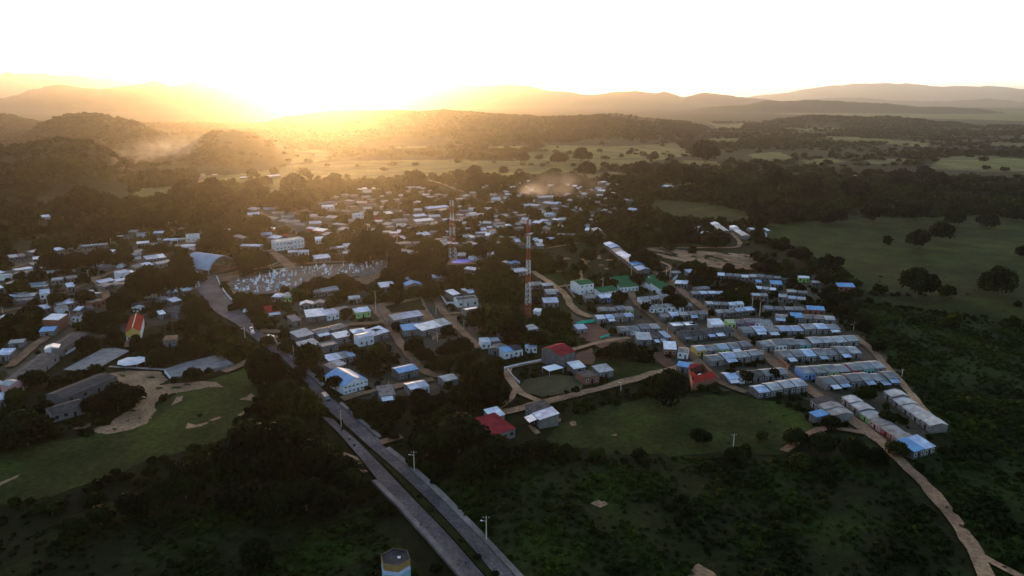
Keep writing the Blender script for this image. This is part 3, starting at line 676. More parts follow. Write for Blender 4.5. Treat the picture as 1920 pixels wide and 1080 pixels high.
# --- single houses: A, B, codes, depth, height, kind
for q in '''
1497 529 1518 530 wL 6 2.5 g|1445 541 1466 542 B 7 2.5 m|1419 538 1428 538 B 5 2.5 m|1476 556 1494 557 l 6 2.5 g|1496 558 1514 559 r 6 2.5 g|1410 563 1440 564 bK,g 6 2.5 g|1513 590 1546 592 BK 6 2.5 m
1453 605 1477 607 g+b 7 2.5 g|1484 605 1505 606 B 7 2.5 m|1504 606 1567 610 r,r,l 8 2.5 g|1523 537 1541 537 l 5 2.2 g|1525 526 1540 526 k 5 2.2 g|1571 546 1603 547 BK 7 2.6 m
1265 539 1288 541 w,b 6 2.4 m|1259 520 1276 520 g 6 2.6 g|1290 518 1303 517 b 6 2.2 m|1308 552 1332 549 g,g 6 2.5 g|1262 624 1310 620 wC+k,wC 8 2.6 f|1335 620 1358 619 wW 8 2.6 m
1712 862 1752 850 B,b 8 2.4 m|1530 795 1553 789 B 4 2.2 m|1195 648 1222 648 l 9 2.6 m|1224 647 1258 643 k+w,k+b,b 8 2.6 m|1245 667 1268 668 wK 9 2.8 m|1270 672 1290 674 rW 7 2.8 g|1099 568 1118 566 g,g 6 2.4 m|1127 568 1150 566 b,wB 6 2.4 m
1018 545 1038 543 l 7 2.6 g|1023 557 1048 556 l+l 7 2.6 g|1020 578 1048 577 b 8 2.8 m|993 543 1017 542 g,g 6 2.4 m|1083 627 1101 625 b 6 2.2 m|985 662 1007 662 bW 8 2.6 h|903 655 940 652 wW,w 8 2.6 f
915 665 943 669 g 8 2.6 x|946 674 981 667 BW,kW 8 2.8 g|963 634 1010 626 b,l 6 2.4 m|935 640 962 638 r 6 2.4 g|1097 722 1124 717 kK 10 2.8 b|1124 712 1150 707 l 7 2.6 m|1076 704 1098 700 w 7 2.6 m
1268 698 1292 702 B 5 2.6 m|985 778 1012 805 k,b+w 9 3.0 m|748 714 786 705 B 8 2.8 g|714 757 742 753 r+w 9 2.6 m|770 744 806 736 b,bW 8 2.6 g|833 728 860 722 l 7 2.6 g
560 645 590 637 l 9 2.7 m|594 637 621 631 r+w 8 2.7 g|623 631 652 623 r 8 2.7 g|567 665 602 656 l 8 2.7 m|605 664 637 657 r 8 2.7 f|632 646 660 640 w 7 2.7 m|664 638 690 634 b 8 2.9 h|674 651 702 645 bW 7 3.8 g
700 643 731 633 b 9 2.8 m|618 690 668 678 b,b,g,b 7 2.6 m|622 704 650 694 r,l 6 2.5 m|757 632 790 628 B 8 2.8 m|792 632 848 618 w,w,l 9 2.8 m|740 612 795 602 l,b,b 8 2.8 m
563 582 613 579 b,r 7 2.7 x|576 606 612 602 w 11 2.8 m|614 602 660 593 bW,r 8 2.7 m|668 598 696 594 bL 7 2.8 m|550 613 565 610 r 9 2.6 m|655 570 677 568 l 7 2.6 g|531 566 547 566 lL 7 2.7 m
510 566 528 567 bC 8 2.7 g|503 597 530 593 R+w 10 2.7 m|588 558 637 552 r,l,l 7 2.6 m|715 548 742 545 w 9 2.6 m|762 546 792 543 B 9 2.9 x|763 533 785 531 B 7 2.6 g|813 529 838 527 b,w 6 2.5 m
880 560 897 556 w 9 2.8 m|849 563 863 560 w 9 2.6 m|873 593 902 588 w+g 6 2.6 f|942 503 976 502 b,B 8 2.6 x|966 519 990 516 b 7 2.6 m|888 491 935 482 wW,b,b 7 2.6 g|870 512 898 516 b,b 7 2.6 g|858 487 873 487 l 7 2.6 m
239 640 264 638 RY 0 0 0|84 619 113 620 wK 8 4.8 m|75 633 103 631 B 6 2.6 m|17 655 47 652 l 6 2.4 g|-6 678 20 677 b 7 2.6 m|-12 768 12 763 b 7 2.6 m|-4 737 12 729 b 7 2.6 m|10 570 35 566 b 9 2.7 h|38 561 54 557 l 7 2.6 g
76 562 94 560 bW 8 2.8 m|128 548 142 546 b 8 2.8 m|97 535 120 533 l 8 2.8 g|126 532 147 529 r 8 2.8 g|74 591 96 587 b 7 2.6 m|110 583 141 577 l,b 7 2.7 m|143 577 161 572 r 6 2.6 m|173 579 200 573 rK 8 2.9 f
190 540 217 534 b 6 2.7 m|198 547 214 541 r 6 2.6 m|225 526 246 521 bW 6 4 m|248 521 258 518 w 6 2.6 m|255 511 290 504 r,b 7 2.7 m|276 495 313 490 b,b,w 9 2.8 m|297 504 325 498 l 8 2.7 g|258 464 281 462 w 6 2.6 m
241 441 256 441 l 6 2.6 m|288 444 314 443 b 6 2.6 m|306 458 348 456 b,bW,l 7 2.7 h|350 454 376 452 lW 7 4.5 f|411 441 437 437 b 9 2.8 h|437 449 455 454 g,g 7 2.6 g|450 468 488 469 b,b 8 2.6 g|303 549 318 546 l 6 2.6 m
309 560 335 556 b 7 2.7 g|345 555 360 552 w 5 2.6 m|272 568 284 566 w 5 2.6 m|250 586 272 583 kW 9 2.8 x|303 594 336 599 k 13 2.9 h|325 576 341 572 b 7 2.6 m|301 600 312 598 w 6 2.6 m|353 543 375 539 wW 5 3 f
108 477 122 474 b 7 2.6 m|20 491 50 487 l,r 7 2.6 m|60 481 82 476 l 7 2.6 g|63 494 74 493 w 6 2.6 m|152 469 204 465 l,l,l 6 2.6 g|-6 523 12 518 b 8 2.6 m|-3 550 8 548 w 6 2.6 m|139 592 150 592 b 6 2.6 m
135 605 150 604 kW 7 2.8 x|194 480 212 480 w 6 2.6 m|307 652 331 650 o 9 2.9 h|303 572 320 568 r 7 2.6 g|540 481 580 479 b,bW 8 2.6 g|592 494 621 491 b 9 2.8 m|592 458 609 457 bW 8 3.2 m|648 470 677 467 bW 8 2.8 m
620 473 646 471 r,w 7 2.6 g|672 450 702 447 wW,b 6 2.6 m|743 478 767 482 g 7 2.4 m|643 482 660 481 b 6 2.6 g|167 590 178 588 k 5 2.6 m|20 480 30 478 r 6 2.6 g|178 603 187 601 l 5 2.6 g|255 548 268 543 k 6 2.6 g
'''.replace('\n', '|').split('|'):
    q = q.split()
    if len(q) < 8 or q[5] == '0': continue
    a, b = (float(q[0]), float(q[1])), (float(q[2]), float(q[3])); cs = q[4].split(',')
    for i, c in enumerate(cs):
        house(a, b, c, float(q[5]), float(q[6]), q[7], t0=i/len(cs), t1=(i+1)/len(cs)-.02, group='houses of the town', dz=random.uniform(-.12, .12))
# --- far small houses: px, foot py, width px, code
FAR = '''472 397 16 l|506 397 22 b|476 407 22 b|522 405 22 r|540 412 24 r|600 370 0 l|550 422 26 r|506 415 18 r|562 428 20 g|592 424 22 b|583 434 18 bR|596 438 20 wK|507 434 16 wK|500 446 20 b|511 452 18 b
614 385 28 b|616 392 22 wW|629 374 16 l|575 385 13 r|559 382 6 wW|608 376 10 l|650 369 13 l|665 371 14 r|690 374 14 r|652 381 13 l|670 360 8 w|685 358 8 w|702 357 6 w|751 371 13 l|742 379 15 l|770 356 22 l|812 362 12 l|786 356 11 l
674 411 17 bW2|711 420 13 w|703 415 14 R|730 405 15 w|797 419 34 w|790 410 22 b|822 394 40 b|816 411 20 b|753 419 26 r|723 426 12 l|632 426 18 l|617 413 16 l|750 441 7 w|755 451 9 b|797 446 22 b|837 441 13 b|841 417 18 b|842 375 12 l|863 392 12 l|912 424 16 l|917 432 9 b
907 437 12 b|913 447 8 w|887 451 7 w|955 428 10 w|929 376 16 bW|938 384 12 wW|920 370 14 g|910 397 20 l|992 390 22 b|972 390 9 l|983 417 11 b|1004 423 14 b|1018 419 14 b|972 459 9 b|1007 457 9 bW|1016 460 8 w|1014 467 12 l|933 347 6 w|977 347 12 l|995 344 8 w|987 356 9 l
1031 352 13 l|1104 348 8 w|1118 347 8 l|1134 345 10 w|1145 350 20 l|1077 353 7 w|1127 362 13 w|1107 360 8 l|1097 368 9 l|1100 377 15 l|1112 377 8 l|1145 367 7 l|1025 374 30 l|1030 386 26 b|1045 385 12 w|996 390 22 l|1015 399 16 lW|1033 406 18 bW|1083 415 9 bW|1058 417 14 l|1041 417 14 w
1098 404 10 l|1130 400 7 l|1183 398 16 b|1032 454 17 b|1247 353 14 w|1260 353 7 l|1274 351 8 w|1232 354 7 l|1187 366 5 w|1072 442 6 l|1100 437 7 w|1309 432 11 lW|1320 443 14 wK|1399 426 9 w|1411 435 8 w|1429 444 18 bW|1441 438 5 w
88 411 14 wW|314 423 6 w|457 336 13 w|516 333 22 w|405 331 9 l|1603 333 10 w|700 388 14 r|725 383 14 l|760 388 16 l|780 384 12 l|665 392 14 r|690 396 16 l|720 393 12 l|645 401 16 g|680 403 12 r|760 400 18 l|785 399 14 l|660 420 14 r|685 428 18 l|735 431 12 l|700 439 14 l|770 433 12 r
640 436 14 l|660 441 12 g|610 446 14 l|560 440 12 k|545 431 16 k|528 420 14 g|535 447 10 R|620 400 12 r|590 410 14 l|578 400 12 r|560 397 12 l|545 405 10 r|635 388 12 l|730 366 10 l|716 372 10 l|800 370 12 l|823 369 10 l|870 372 8 l|890 366 9 l|900 356 9 l|915 352 8 l|960 355 9 l|950 364 8 l|975 372 9 l
860 408 12 l|880 412 12 r|872 425 10 l|896 408 9 l|935 398 10 l|930 411 9 l|948 410 10 l|965 404 9 l|958 440 10 l|935 452 9 l|1060 392 11 l|1075 401 9 l|1067 380 9 l|1120 385 8 r|1135 378 8 l|1160 372 9 l|1170 380 8 l|1050 430 10 l|1070 425 9 l'''
for q in FAR.replace('\n', '|').split('|'):
    q = q.split(); px, py, w = float(q[0]), float(q[1]), float(q[2])
    if w == 0: continue
    c = q[3]; two = c.endswith('2'); c = c.rstrip('2')
    sl = random.choice((-.05, .03, .10)) if px > 900 else random.choice((-.10, -.05, .12))
    house((px-w/2, py-sl*w/2), (px+w/2, py+sl*w/2), c, 7.5, 4.2 if two else 2.1, random.choice('gmmh') if w < 20 else 'm', group='houses of the town', storeys=2 if two else 1, detail=1 if two or 'W' in c and py > 380 else 0, pitch=.2)

# the farthest little houses of the town that nobody could tell apart
TOWNP = pmask([(470,395),(560,372),(700,350),(800,345),(960,338),(1120,338),(1190,362),(1180,400),(1100,430),(1040,470),(860,470),(700,475),(600,450),(500,445)])
WESTP = pmask([(0,500),(60,470),(200,440),(330,430),(440,430),(380,500),(340,560),(200,570),(120,600),(0,610)])
hv, hf, hm = [], [], []; cnt = 0; tries = 0
while cnt < 250 and tries < 60000:
    tries += 1; px, py = (rng.uniform(470, 1190), rng.uniform(340, 475)) if rng.random() < .62 else (rng.uniform(0, 440), rng.uniform(432, 608))
    iy, ix = int(py/4), int(px/4)
    if not (TOWNP | WESTP)[iy, ix] or not FREE[iy, ix] or not FREE[iy-1, min(479, ix+1)]: continue
    gx, gy = G(px, py); cnt += 1; FREE[iy-1:iy+1, max(0, ix-1):ix+2] = False
    w, d, h, a = rng.uniform(2.6, 6), rng.uniform(2.5, 4.5), rng.uniform(2.0, 3.2), rng.choice([.1, .35, -.25, .9])
    ca, sa = math.cos(a), math.sin(a); P = lambda x, y, z: (gx+x*ca-y*sa, gy+x*sa+y*ca, z); k = len(hv); r_ = h+rng.uniform(.3, .9)
    hv += [P(-w,-d,0),P(w,-d,0),P(w,d,0),P(-w,d,0),P(-w,-d,h),P(w,-d,h),P(w,d,h),P(-w,d,h),P(-w,0,r_),P(w,0,r_),P(-w-.3,-d-.3,h+.02),P(w+.3,-d-.3,h+.02),P(w+.3,0,r_+.05),P(-w-.3,0,r_+.05),P(w+.3,d+.3,h+.02),P(-w-.3,d+.3,h+.02)]
    m = int(rng.choice(6, p=[.14,.30,.24,.12,.04,.16]))
    for f, mm in (((0,1,5,4),6),((1,2,6,5),6),((2,3,7,6),6),((3,0,4,7),6),((10,11,12,13),m),((13,12,14,15),m)): hf.append([k+i for i in f]); hm.append(mm if mm != 6 else 6+(cnt % 3 == 0))
o = big_mesh('distant_houses', hv, hf, [ROOF[c] for c in 'lgrbwk']+[WALL['C'], WALL['W']], hm); tag(o, kind='stuff')

# ---------------------------------------------------------------- named buildings
def lab(o, label, cat, px=None, py=None): tag(o, label, cat); return o
# white two-storey block
lab(house((518,471),(571,464),'lW', 7, 6.2, 'f', name='apartment_block', storeys=2, wincols=8, detail=2), "white two-storey flat-roofed block with rows of windows beyond the cemetery", 'building')
# green-roofed school pavilions
lab(house((1087,553),(1113,549),'GW', 8, 5.4, 'g', name='school_building', storeys=2, wincols=3, detail=2), "two-storey green-roofed white school block with outside stair", 'school')
lab(house((1126,558),(1161,553),'GW', 5.5, 2.7, 'm', name='school_building', wincols=4, detail=2), "lowest green-roofed school pavilion, standing nearest in front of the others", 'school')
lab(house((1163,549),(1197,546),'GW', 8, 2.9, 'x' if False else 'm', name='school_building', wincols=5, detail=2), "green-roofed white school pavilion in the middle with five windows", 'school')
lab(house((1156,538),(1188,534),'GW', 6, 2.9, 'm', name='school_building', wincols=4, detail=1), "green-roofed school pavilion tucked behind the middle one", 'school')
lab(house((1237,552),(1260,549),'GW', 8, 2.9, 'm', name='school_building', wincols=4, detail=2), "green-roofed white school pavilion closest to the diagonal street", 'school')
lab(house((1220,545),(1245,541),'GW', 8, 2.9, 'm', name='school_building', wincols=3, detail=1), "green-roofed school pavilion behind the one closest to the street", 'school')
lab(house((1226,533),(1240,531),'GW', 5, 2.9, 'm', name='school_building', wincols=2, detail=1), "smallest and farthest green-roofed school pavilion by the trees", 'school')
# crimson-roofed two-storey house
lab(house((1050,692),(1078,682),'PC', 9, 5.2, 'g', name='villa', storeys=2, wincols=3, detail=2, pitch=.28), "two-storey grey house with crimson hipped sheet roof and white ground floor", 'house')
# lone red roof by the trees
lab(house((926,833),(966,820),'PC', 10, 2.9, 'm', name='farmhouse', detail=1, pitch=.1), "lone low house with a wide red sheet roof beside dark trees", 'house')
lab(house((922,800),(946,794),'wC', 4.5, 3.0, 'm', name='shed', detail=0), "small white-roofed shed leaning against the lone red roof", 'shed')
# big blue hall
lab(house((645,741),(690,728),'BW', 12, 3.4, 'x', name='hall', storeys=2, wincols=6, detail=2, pitch=.22), "big white hall with blue gabled sheet roof beside the divided road", 'hall')
# red gabled hall
hall = lab(house((238,641),(265,638),'RW', 21, 4.2, 'x', name='church_hall', storeys=1, wincols=3, detail=2, pitch=.36), "white hall with a steep red roof and yellow gable among trees", 'hall')
w_ = (Vector(G(265,638))-Vector(G(238,641))).length/2
g = MB(); hh = 4.2*S*.9; g.face([(-w_*.98,-.03,hh*.45),(w_*.98,-.03,hh*.45),(w_*.98,-.03,hh),(0,-.03,hh+.36*w_*2*.9-.05),(-w_*.98,-.03,hh)]); g.build('gable', WALL['Y'], hall)
g = MB(); g.box(-.2,.2,-.3,21*S+.3,hh+.36*w_*2*.9+.1,hh+.36*w_*2*.9+.25); g.build('ridge_cap', material('pale ridge', (.75,.6,.35), None, .7, 0, 1), hall)
# long dark school roofs at the left
for A, B, c, d, n, t in (((47,729),(112,676),'k',6,'school_building',"lower half of the long dark diagonal school roof, left of sports court"),
                      ((118,669),(165,637),'k',6,'school_building',"upper half of the long dark diagonal school roof near brick house"),
                      ((122,763),(222,721),'k',7.5,'school_building',"long dark-roofed school wing just below the grey sports court"),
                      ((100,793),(166,774),'k',6,'school_building',"dark-roofed school wing with pale low wall beside big sandy patch"),
                      ((86,671),(112,668),'wW',4,'classroom',"small white gabled block between two long dark school roofs"),
                      ((22,742),(46,732),'lP',4,'classroom',"small pinkish gabled block at lower end of long school roof")):
    lab(house(A, B, c, d, 2.9 if n != 'classroom' else 3.6, 'g' if n != 'classroom' else 'x', name=n, detail=1, wincols=4 if n != 'classroom' else 2), t, 'school')
# white walled compound
cp = lab(house((858,577),(897,573),'kW', 6, 3.4, 'f', name='walled_compound', detail=1, wincols=3), "white walled compound building with dark flat roof beside large tree", 'building')
# walls and fences
def wall(name, pts, h, th, m, label, cat):
    a = Vector(G(*pts[0])); r = empty(name, (a.x, a.y, 0)); b = MB(); c = None
    for p, q in zip(pts, pts[1:]):
        p, q = Vector(G(*p))-a, Vector(G(*q))-a; d = (q-p).normalized(); n = Vector((-d.y, d.x))*th/2
        A, B, C_, D = p-n, q-n, q+n, p+n
        k = len(b.v); b.v += [(v.x, v.y, 0) for v in (A,B,C_,D)]+[(v.x, v.y, h) for v in (A,B,C_,D)]
        for f in ((0,1,5,4),(1,2,6,5),(2,3,7,6),(3,0,4,7),(4,5,6,7)): b.f.append(tuple(k+i for i in f)); b.m.append(0)
        for t in np.linspace(0, 1, max(2, int((q-p).length/4))):
            x = p.lerp(q, t); b.box(x.x-th*.8, x.x+th*.8, x.y-th*.8, x.y+th*.8, 0, h+.12)
        cover(a.x+p.x, a.y+p.y, 0, h, 1.5); cover(a.x+(p.x+q.x)/2, a.y+(p.y+q.y)/2, 0, h, 3); cover(a.x+q.x, a.y+q.y, 0, h, 1.5)
    b.build('wall_panel', m, r); tag(r, label, cat); return r
wall('boundary_wall', [(1022,677),(985,684),(946,693)], 1.3, .25, WALL['W'], "long white wall running from the crimson-roofed house to dirt path", 'wall')
wall('boundary_wall', [(952,695),(962,708),(974,719)], 1.0, .25, WALL['W'], "short white wall beside the yellow crop plot and dirt path", 'wall')
wall('boundary_wall', [(697,745),(729,736),(729,724)], 2.4, .25, WALL['C'], "grey block yard wall attached right of the big blue hall", 'wall')
wall('boundary_wall', [(407,523),(412,534)], 2.0, .3, WALL['W'], "short white wall at the cemetery's road corner", 'wall')
wall('boundary_wall', [(418,545),(425,555),(437,568)], 1.8, .3, WALL['W'], "curving white wall between cemetery and the divided road", 'wall')
wall('boundary_wall', [(703,572),(712,585),(728,612)], 1.6, .3, CONC, "left pale wall of the walled building plot", 'wall')
wall('boundary_wall', [(728,611),(760,610),(815,604),(800,583),(790,560)], 1.2, .3, CONC, "front and right wall round the walled building plot", 'wall')
wall('boundary_wall', [(826,554),(837,571),(855,570)], 1.5, .3, WALL['W'], "low white yard wall left of white walled compound", 'wall')
wall('boundary_wall', [(1060,536),(1078,560)], 1.4, .3, WALL['C'], "straight pale wall left of the two-storey school block", 'wall')
wall('boundary_wall', [(1460,681),(1478,694)], 2.6, .4, WALL['K'], "orange brick wall at street end of a row house yard", 'wall')
wall('boundary_wall', [(1275,515),(1262,528)], 2.0, .3, WALL['W'], "short white wall at far end of the diagonal street", 'wall')
wall('boundary_wall', [(310,700),(320,712)], 1.4, .25, WALL['W'], "short white wall at left end of walled concrete court", 'wall')
wall('boundary_wall', [(118,668),(143,654)], 1.0, .3, WALL['W'], "pale low wall beside the long diagonal school roof", 'wall')
wall('boundary_wall', [(402,697),(438,687)], 1.2, .2, WALL['k'] if 'k' in WALL else CONC, "dark retaining wall under right end of concrete court", 'wall')
MESHF = material('green debris netting', (.05,.62,.42), (.03,.45,.30), .8, 0, .6)
wall('mesh_fence', [(1080,610),(1090,607),(1115,604)], 1.7, .08, MESHF, "bright green netting fence in front of the small row houses", 'fence')
wall('mesh_fence', [(1126,637),(1142,632)], 1.7, .08, MESHF, "short bright green netting fence by the dirt path", 'fence')
# tarpaulin pool
tp = [(845,494),(855,490),(880,489),(886,495),(865,497),(846,496)]
o = sheet('yard_surround', [(838,499),(842,487),(890,484),(893,497)], DIRT, .3, 3, False)
mt = MB(); base = G(866,494)
P = [G(*p) for p in ((846,493),(858,489),(880,488),(885,493),(870,496),(848,496))]
mt.slab([(p[0]-base[0], p[1]-base[1], 1.1+.15*(i % 2)) for i, p in enumerate(P)][::-1], .1)
for p in P: mt.tube((p[0]-base[0], p[1]-base[1], 0), (p[0]-base[0], p[1]-base[1], 1.05), .05, n=4)
o = mt.build('tarpaulin', material('blue tarpaulin', (.02,.09,.75), (.05,.05,.40), .5, 0, .12)); o.location = (base[0], base[1], 0); tag(o, "bright blue tarpaulin stretched over a yard at the mast's foot", 'tarpaulin')
cover(base[0], base[1], 0, 1.5, 12)
if o.data.polygons[0].normal.z < 0: o.data.flip_normals()
# arched sports roof
cc = Vector(G(392,515)); wv = Vector(G(447,501))-cc; wd = wv.normalized(); W_ = wv.length; ad = Vector((-wd.y, wd.x)); L_ = abs((Vector(G(371,500))-cc).dot(ad))
root = empty('sports_roof', (cc.x, cc.y, 0), math.atan2(wd.y, wd.x))
b = MB(); n = 20; eav, ris = 3.0, 8.2
pr = [(W_*(k/n), eav+ris*math.sin(math.pi*k/n)**.85*(1-.12*(k/n-.5))) for k in range(n+1)]
for (x0, z0), (x1, z1) in zip(pr, pr[1:]): b.slab([(x0,0,z0),(x1,0,z1),(x1,L_,z1),(x0,L_,z0)], .25)
b.build('arched_roof', material('arched roof sheet', (.42,.45,.52), (.32,.35,.42), .8, 0, .2, 4, stripes=.8), root)
for k in range(5):
    for xx in (.3, W_-.3):
        c_ = MB(); c_.tube((xx, L_*(k+.1)/4.2, 0), (xx, L_*(k+.1)/4.2, eav+.3), .22, n=6); c_.build('column', METAL, root)
for k in (0, 2, 4):
    t = MB(); y = .15+(L_-.3)*k/4
    for (x0, z0), (x1, z1) in zip(pr[::2], pr[2::2]):
        t.tube((x0,y,z0-.3),(x1,y,z1-.3),.1,n=4); t.tube((x0,y,z0-1.1),(x1,y,z1-1.1),.1,n=4); t.tube((x0,y,z0-1.1),(x1,y,z1-.3),.06,n=4)
    t.build('truss', METAL, root)
t = MB(); t.box(-1, W_+1, -1, L_+1, 0, .12); t.build('floor_slab', DIRT, root)
t = MB(); t.box(W_*.35,W_*.45,L_*.4,L_*.5,.13,2.2); t.build('stage_block', CONC, root)
tag(root, "long arched pale metal roof on columns over a sports court", 'sports roof')
for u in np.linspace(0, 1, 6):
    for v in (0, .5, 1): q = cc+wd*(W_*u)+ad*(L_*v); cover(q.x, q.y, .5, eav+ris*math.sin(math.pi*u), 4)
# octagonal roof
q = G(249,684); root = empty('pavilion', (q[0], q[1], 0))
R_ = 4.9*S; b = MB()
for k in range(8):
    a0, a1 = math.pi*2*k/8, math.pi*2*(k+1)/8
    b.slab([(R_*math.cos(a0),R_*math.sin(a0),2.0),(R_*math.cos(a1),R_*math.sin(a1),2.0),(.01*math.cos(a1),.01*math.sin(a1),2.9),(.01*math.cos(a0),.01*math.sin(a0),2.9)],.12)
b.build('roof', material('pale kiosk roof', (.66,.66,.68), (.52,.52,.55), .6, 0, .4), root)
for k in range(8):
    b = MB(); a = math.pi*2*k/8; b.tube((.9*R_*math.cos(a),.9*R_*math.sin(a),0),(.9*R_*math.cos(a),.9*R_*math.sin(a),2.0),.1); b.build('post', METAL, root)
tag(root, "pale octagonal pavilion roof between the two grey courts", 'pavilion'); cover(q[0], q[1], 0, 3, R_)
# courts
sheet('sports_court', [(119,697),(150,699),(183,695),(244,661),(218,656),(193,657),(150,680)], CONC, .1, 6, False)
b = MB(); q0 = G(372,688); P = [G(*p) for p in ((308,695),(346,682),(412,667),(437,684),(377,700),(322,711))]
b.slab([(p[0]-q0[0], p[1]-q0[1], .7) for p in P][::-1], .7); o = b.build('raised_court', CONC); o.location = (q0[0], q0[1], 0.02); tag(o, kind='structure')
FREE[pmask([(300,686),(346,674),(412,660),(445,681),(440,700),(377,716),(318,726)])] = False; FREE[pmask([(110,694),(150,676),(193,652),(250,652),(250,666),(190,706),(150,710),(112,704)])] = False; FREE[pmask([(222,672),(275,670),(278,696),(222,696)])] = False
# raised building plot with rubble
sheet('building_plot', [(706,572),(790,560),(815,604),(728,611)], DIRT, .4, 3, False)
sheet('grass_yard', [(722,577),(788,564),(797,584),(735,590)], GRASSD, .8, 2, False)
RUB = material('rubble', (.42,.36,.32), (.25,.2,.18), .95, 0, 1.2)
vs, fs = [], []
for k in range(420):
    u, v = rng.random(), rng.random()
    a_ = np.array(G(728+86*u, 597+12*v-4*u)); s_ = rng.uniform(.2, .8); r_ = rng.uniform(0, 3)
    for zz in (0, s_*.7):
        for i in range(4): vs.append((a_[0]+s_*math.cos(r_+i*1.57)*rng.uniform(.7,1.2), a_[1]+s_*math.sin(r_+i*1.57), zz+.03))
    k0 = len(vs)-8
    for f in ((0,1,5,4),(1,2,6,5),(2,3,7,6),(3,0,4,7),(4,5,6,7)): fs.append([k0+i for i in f])
o = big_mesh('rubble', vs, fs, [RUB]); tag(o, kind='stuff')
# courtyard house in orange brick
root = empty('courtyard_house', (*G(1320,728), 0)); o0 = Vector(G(1320,728))
def cw(name, pts, h, m, mt_):
    b = MB()
    for p, q in zip(pts, pts[1:]):
        p, q = Vector(G(*p))-o0, Vector(G(*q))-o0; d = (q-p).normalized(); n = Vector((-d.y, d.x))*.18
        k = len(b.v); b.v += [(v.x, v.y, 0) for v in (p-n,q-n,q+n,p+n)]+[(v.x, v.y, h) for v in (p-n,q-n,q+n,p+n)]
        for f in ((0,1,5,4),(1,2,6,5),(2,3,7,6),(3,0,4,7),(4,5,6,7)): b.f.append(tuple(k+i for i in f)); b.m.append(0)
    return b.build(name, m, root)
cw('outer_wall', [(1298,733),(1342,720),(1318,695),(1290,699),(1298,733)], 3.4, WALL['K'], 0)
def rq_(name, pts, zs, m):
    b = MB(); b.slab([((Vector(G(*p))-o0).x, (Vector(G(*p))-o0).y, z) for p, z in zip(pts, zs)], .12); x = b.build(name, m, root)
    return x
rq_('roof', [(1298,733),(1343,720),(1334,712),(1300,722)], [3.5,3.5,4.1,4.1], ROOF['R'])
rq_('roof', [(1292,715),(1300,722),(1306,719),(1297,712)], [3.5,3.5,4.0,4.0], ROOF['R'])
rq_('roof', [(1290,706),(1306,702),(1316,697),(1292,698)], [3.5,3.5,4.0,4.0], ROOF['P'])
b = MB(); q = Vector(G(1312,715))-o0; b.tube((q.x,q.y,0),(q.x,q.y,3.2),1.0,n=12); b.tube((q.x,q.y,3.2),(q.x,q.y,3.5),1.0,.4,n=12); b.build('water_tank', WHP, root)
tag(root, "orange brick courtyard house with red roof strips and white tank", 'house')
for p in ((1298,728),(1320,720),(1338,718),(1300,705),(1315,705)): q = G(*p); cover(q[0], q[1], .5, 4.5, 4)
# white carport
root = empty('carport', (*G(1034,702), 0)); b = MB(); o0 = Vector(G(1034,706))
P = [Vector(G(*p))-o0 for p in ((1030,711),(1057,704),(1040,697),(1016,703))]
b.slab([(p.x, p.y, 2.8) for p in P], .15); b.build('canopy', material('white sheet canopy', (.85,.85,.86), (.8,.8,.82), .5, 0, .3), root)
for p in P: b = MB(); p = p*.95; b.tube((p.x,p.y,0),(p.x,p.y,2.65),.09); b.build('post', METAL, root)
tag(root, "flat white carport canopy in front of the crimson-roofed house", 'carport'); q = G(1036,704); cover(q[0], q[1], .3, 3, 6)
# banded tank tower
q = G(745,1120); root = empty('tank_tower', (q[0]+.0, q[1], 0), math.radians(8))
topz = 0
for z in np.arange(2, 30, .1):
    if PX(q[0], q[1]-2.2, z)[1] < 1054: topz = z; break
R_ = 26/PPM(q[0], q[1])*1.10*(1+topz/140.)*.92
zs = [0, topz-3.1, topz-2.25, topz-1.15, topz]
for nm, z0, z1, m in (('shaft', 0, topz-3.0, material('pale teal paint', (.22,.42,.48), None, .7, 0, .5)), ('blue_band', topz-3.0, topz-1.9, WHP), ('yellow_band', topz-1.9, topz-.05, material('ochre band paint', (.34,.21,.07), (.24,.15,.055), .8, 0, .8))):
    b = MB(); pts = [(R_*math.cos(math.radians(60*k-20)), R_*math.sin(math.radians(60*k-20))) for k in range(6)]
    for i in range(6):
        j = (i+1) % 6; b.face([(*pts[i],z0),(*pts[j],z0),(*pts[j],z1),(*pts[i],z1)])
    b.build({'blue_band': 'painted_band', 'yellow_band': 'painted_band', 'shaft': 'shaft'}[nm], m if nm != 'blue_band' else material('pale blue band paint', (.45,.53,.68), (.36,.43,.56), .8, 0, .9), root)
b = MB(); b.face([(p[0]*.93, p[1]*.93, topz-.5) for p in pts]); 
for i in range(6):
    j = (i+1) % 6; b.face([(*pts[i],topz-.05),(*pts[j],topz-.05),(pts[j][0]*.93,pts[j][1]*.93,topz-.05),(pts[i][0]*.93,pts[i][1]*.93,topz-.05)]); b.face([(pts[j][0]*.93,pts[j][1]*.93,topz-.5),(pts[i][0]*.93,pts[i][1]*.93,topz-.5),(pts[i][0]*.93,pts[i][1]*.93,topz-.05),(pts[j][0]*.93,pts[j][1]*.93,topz-.05)])
b.build('flat_roof', ROOF['k'], root)
b = MB(); b.box(.5,1.2,-.3,.3,topz-.5,topz-.2); b.build('hatch', WHP, root)
tag(root, "six-sided water tank tower with yellow, pale blue and teal bands", 'water tower')
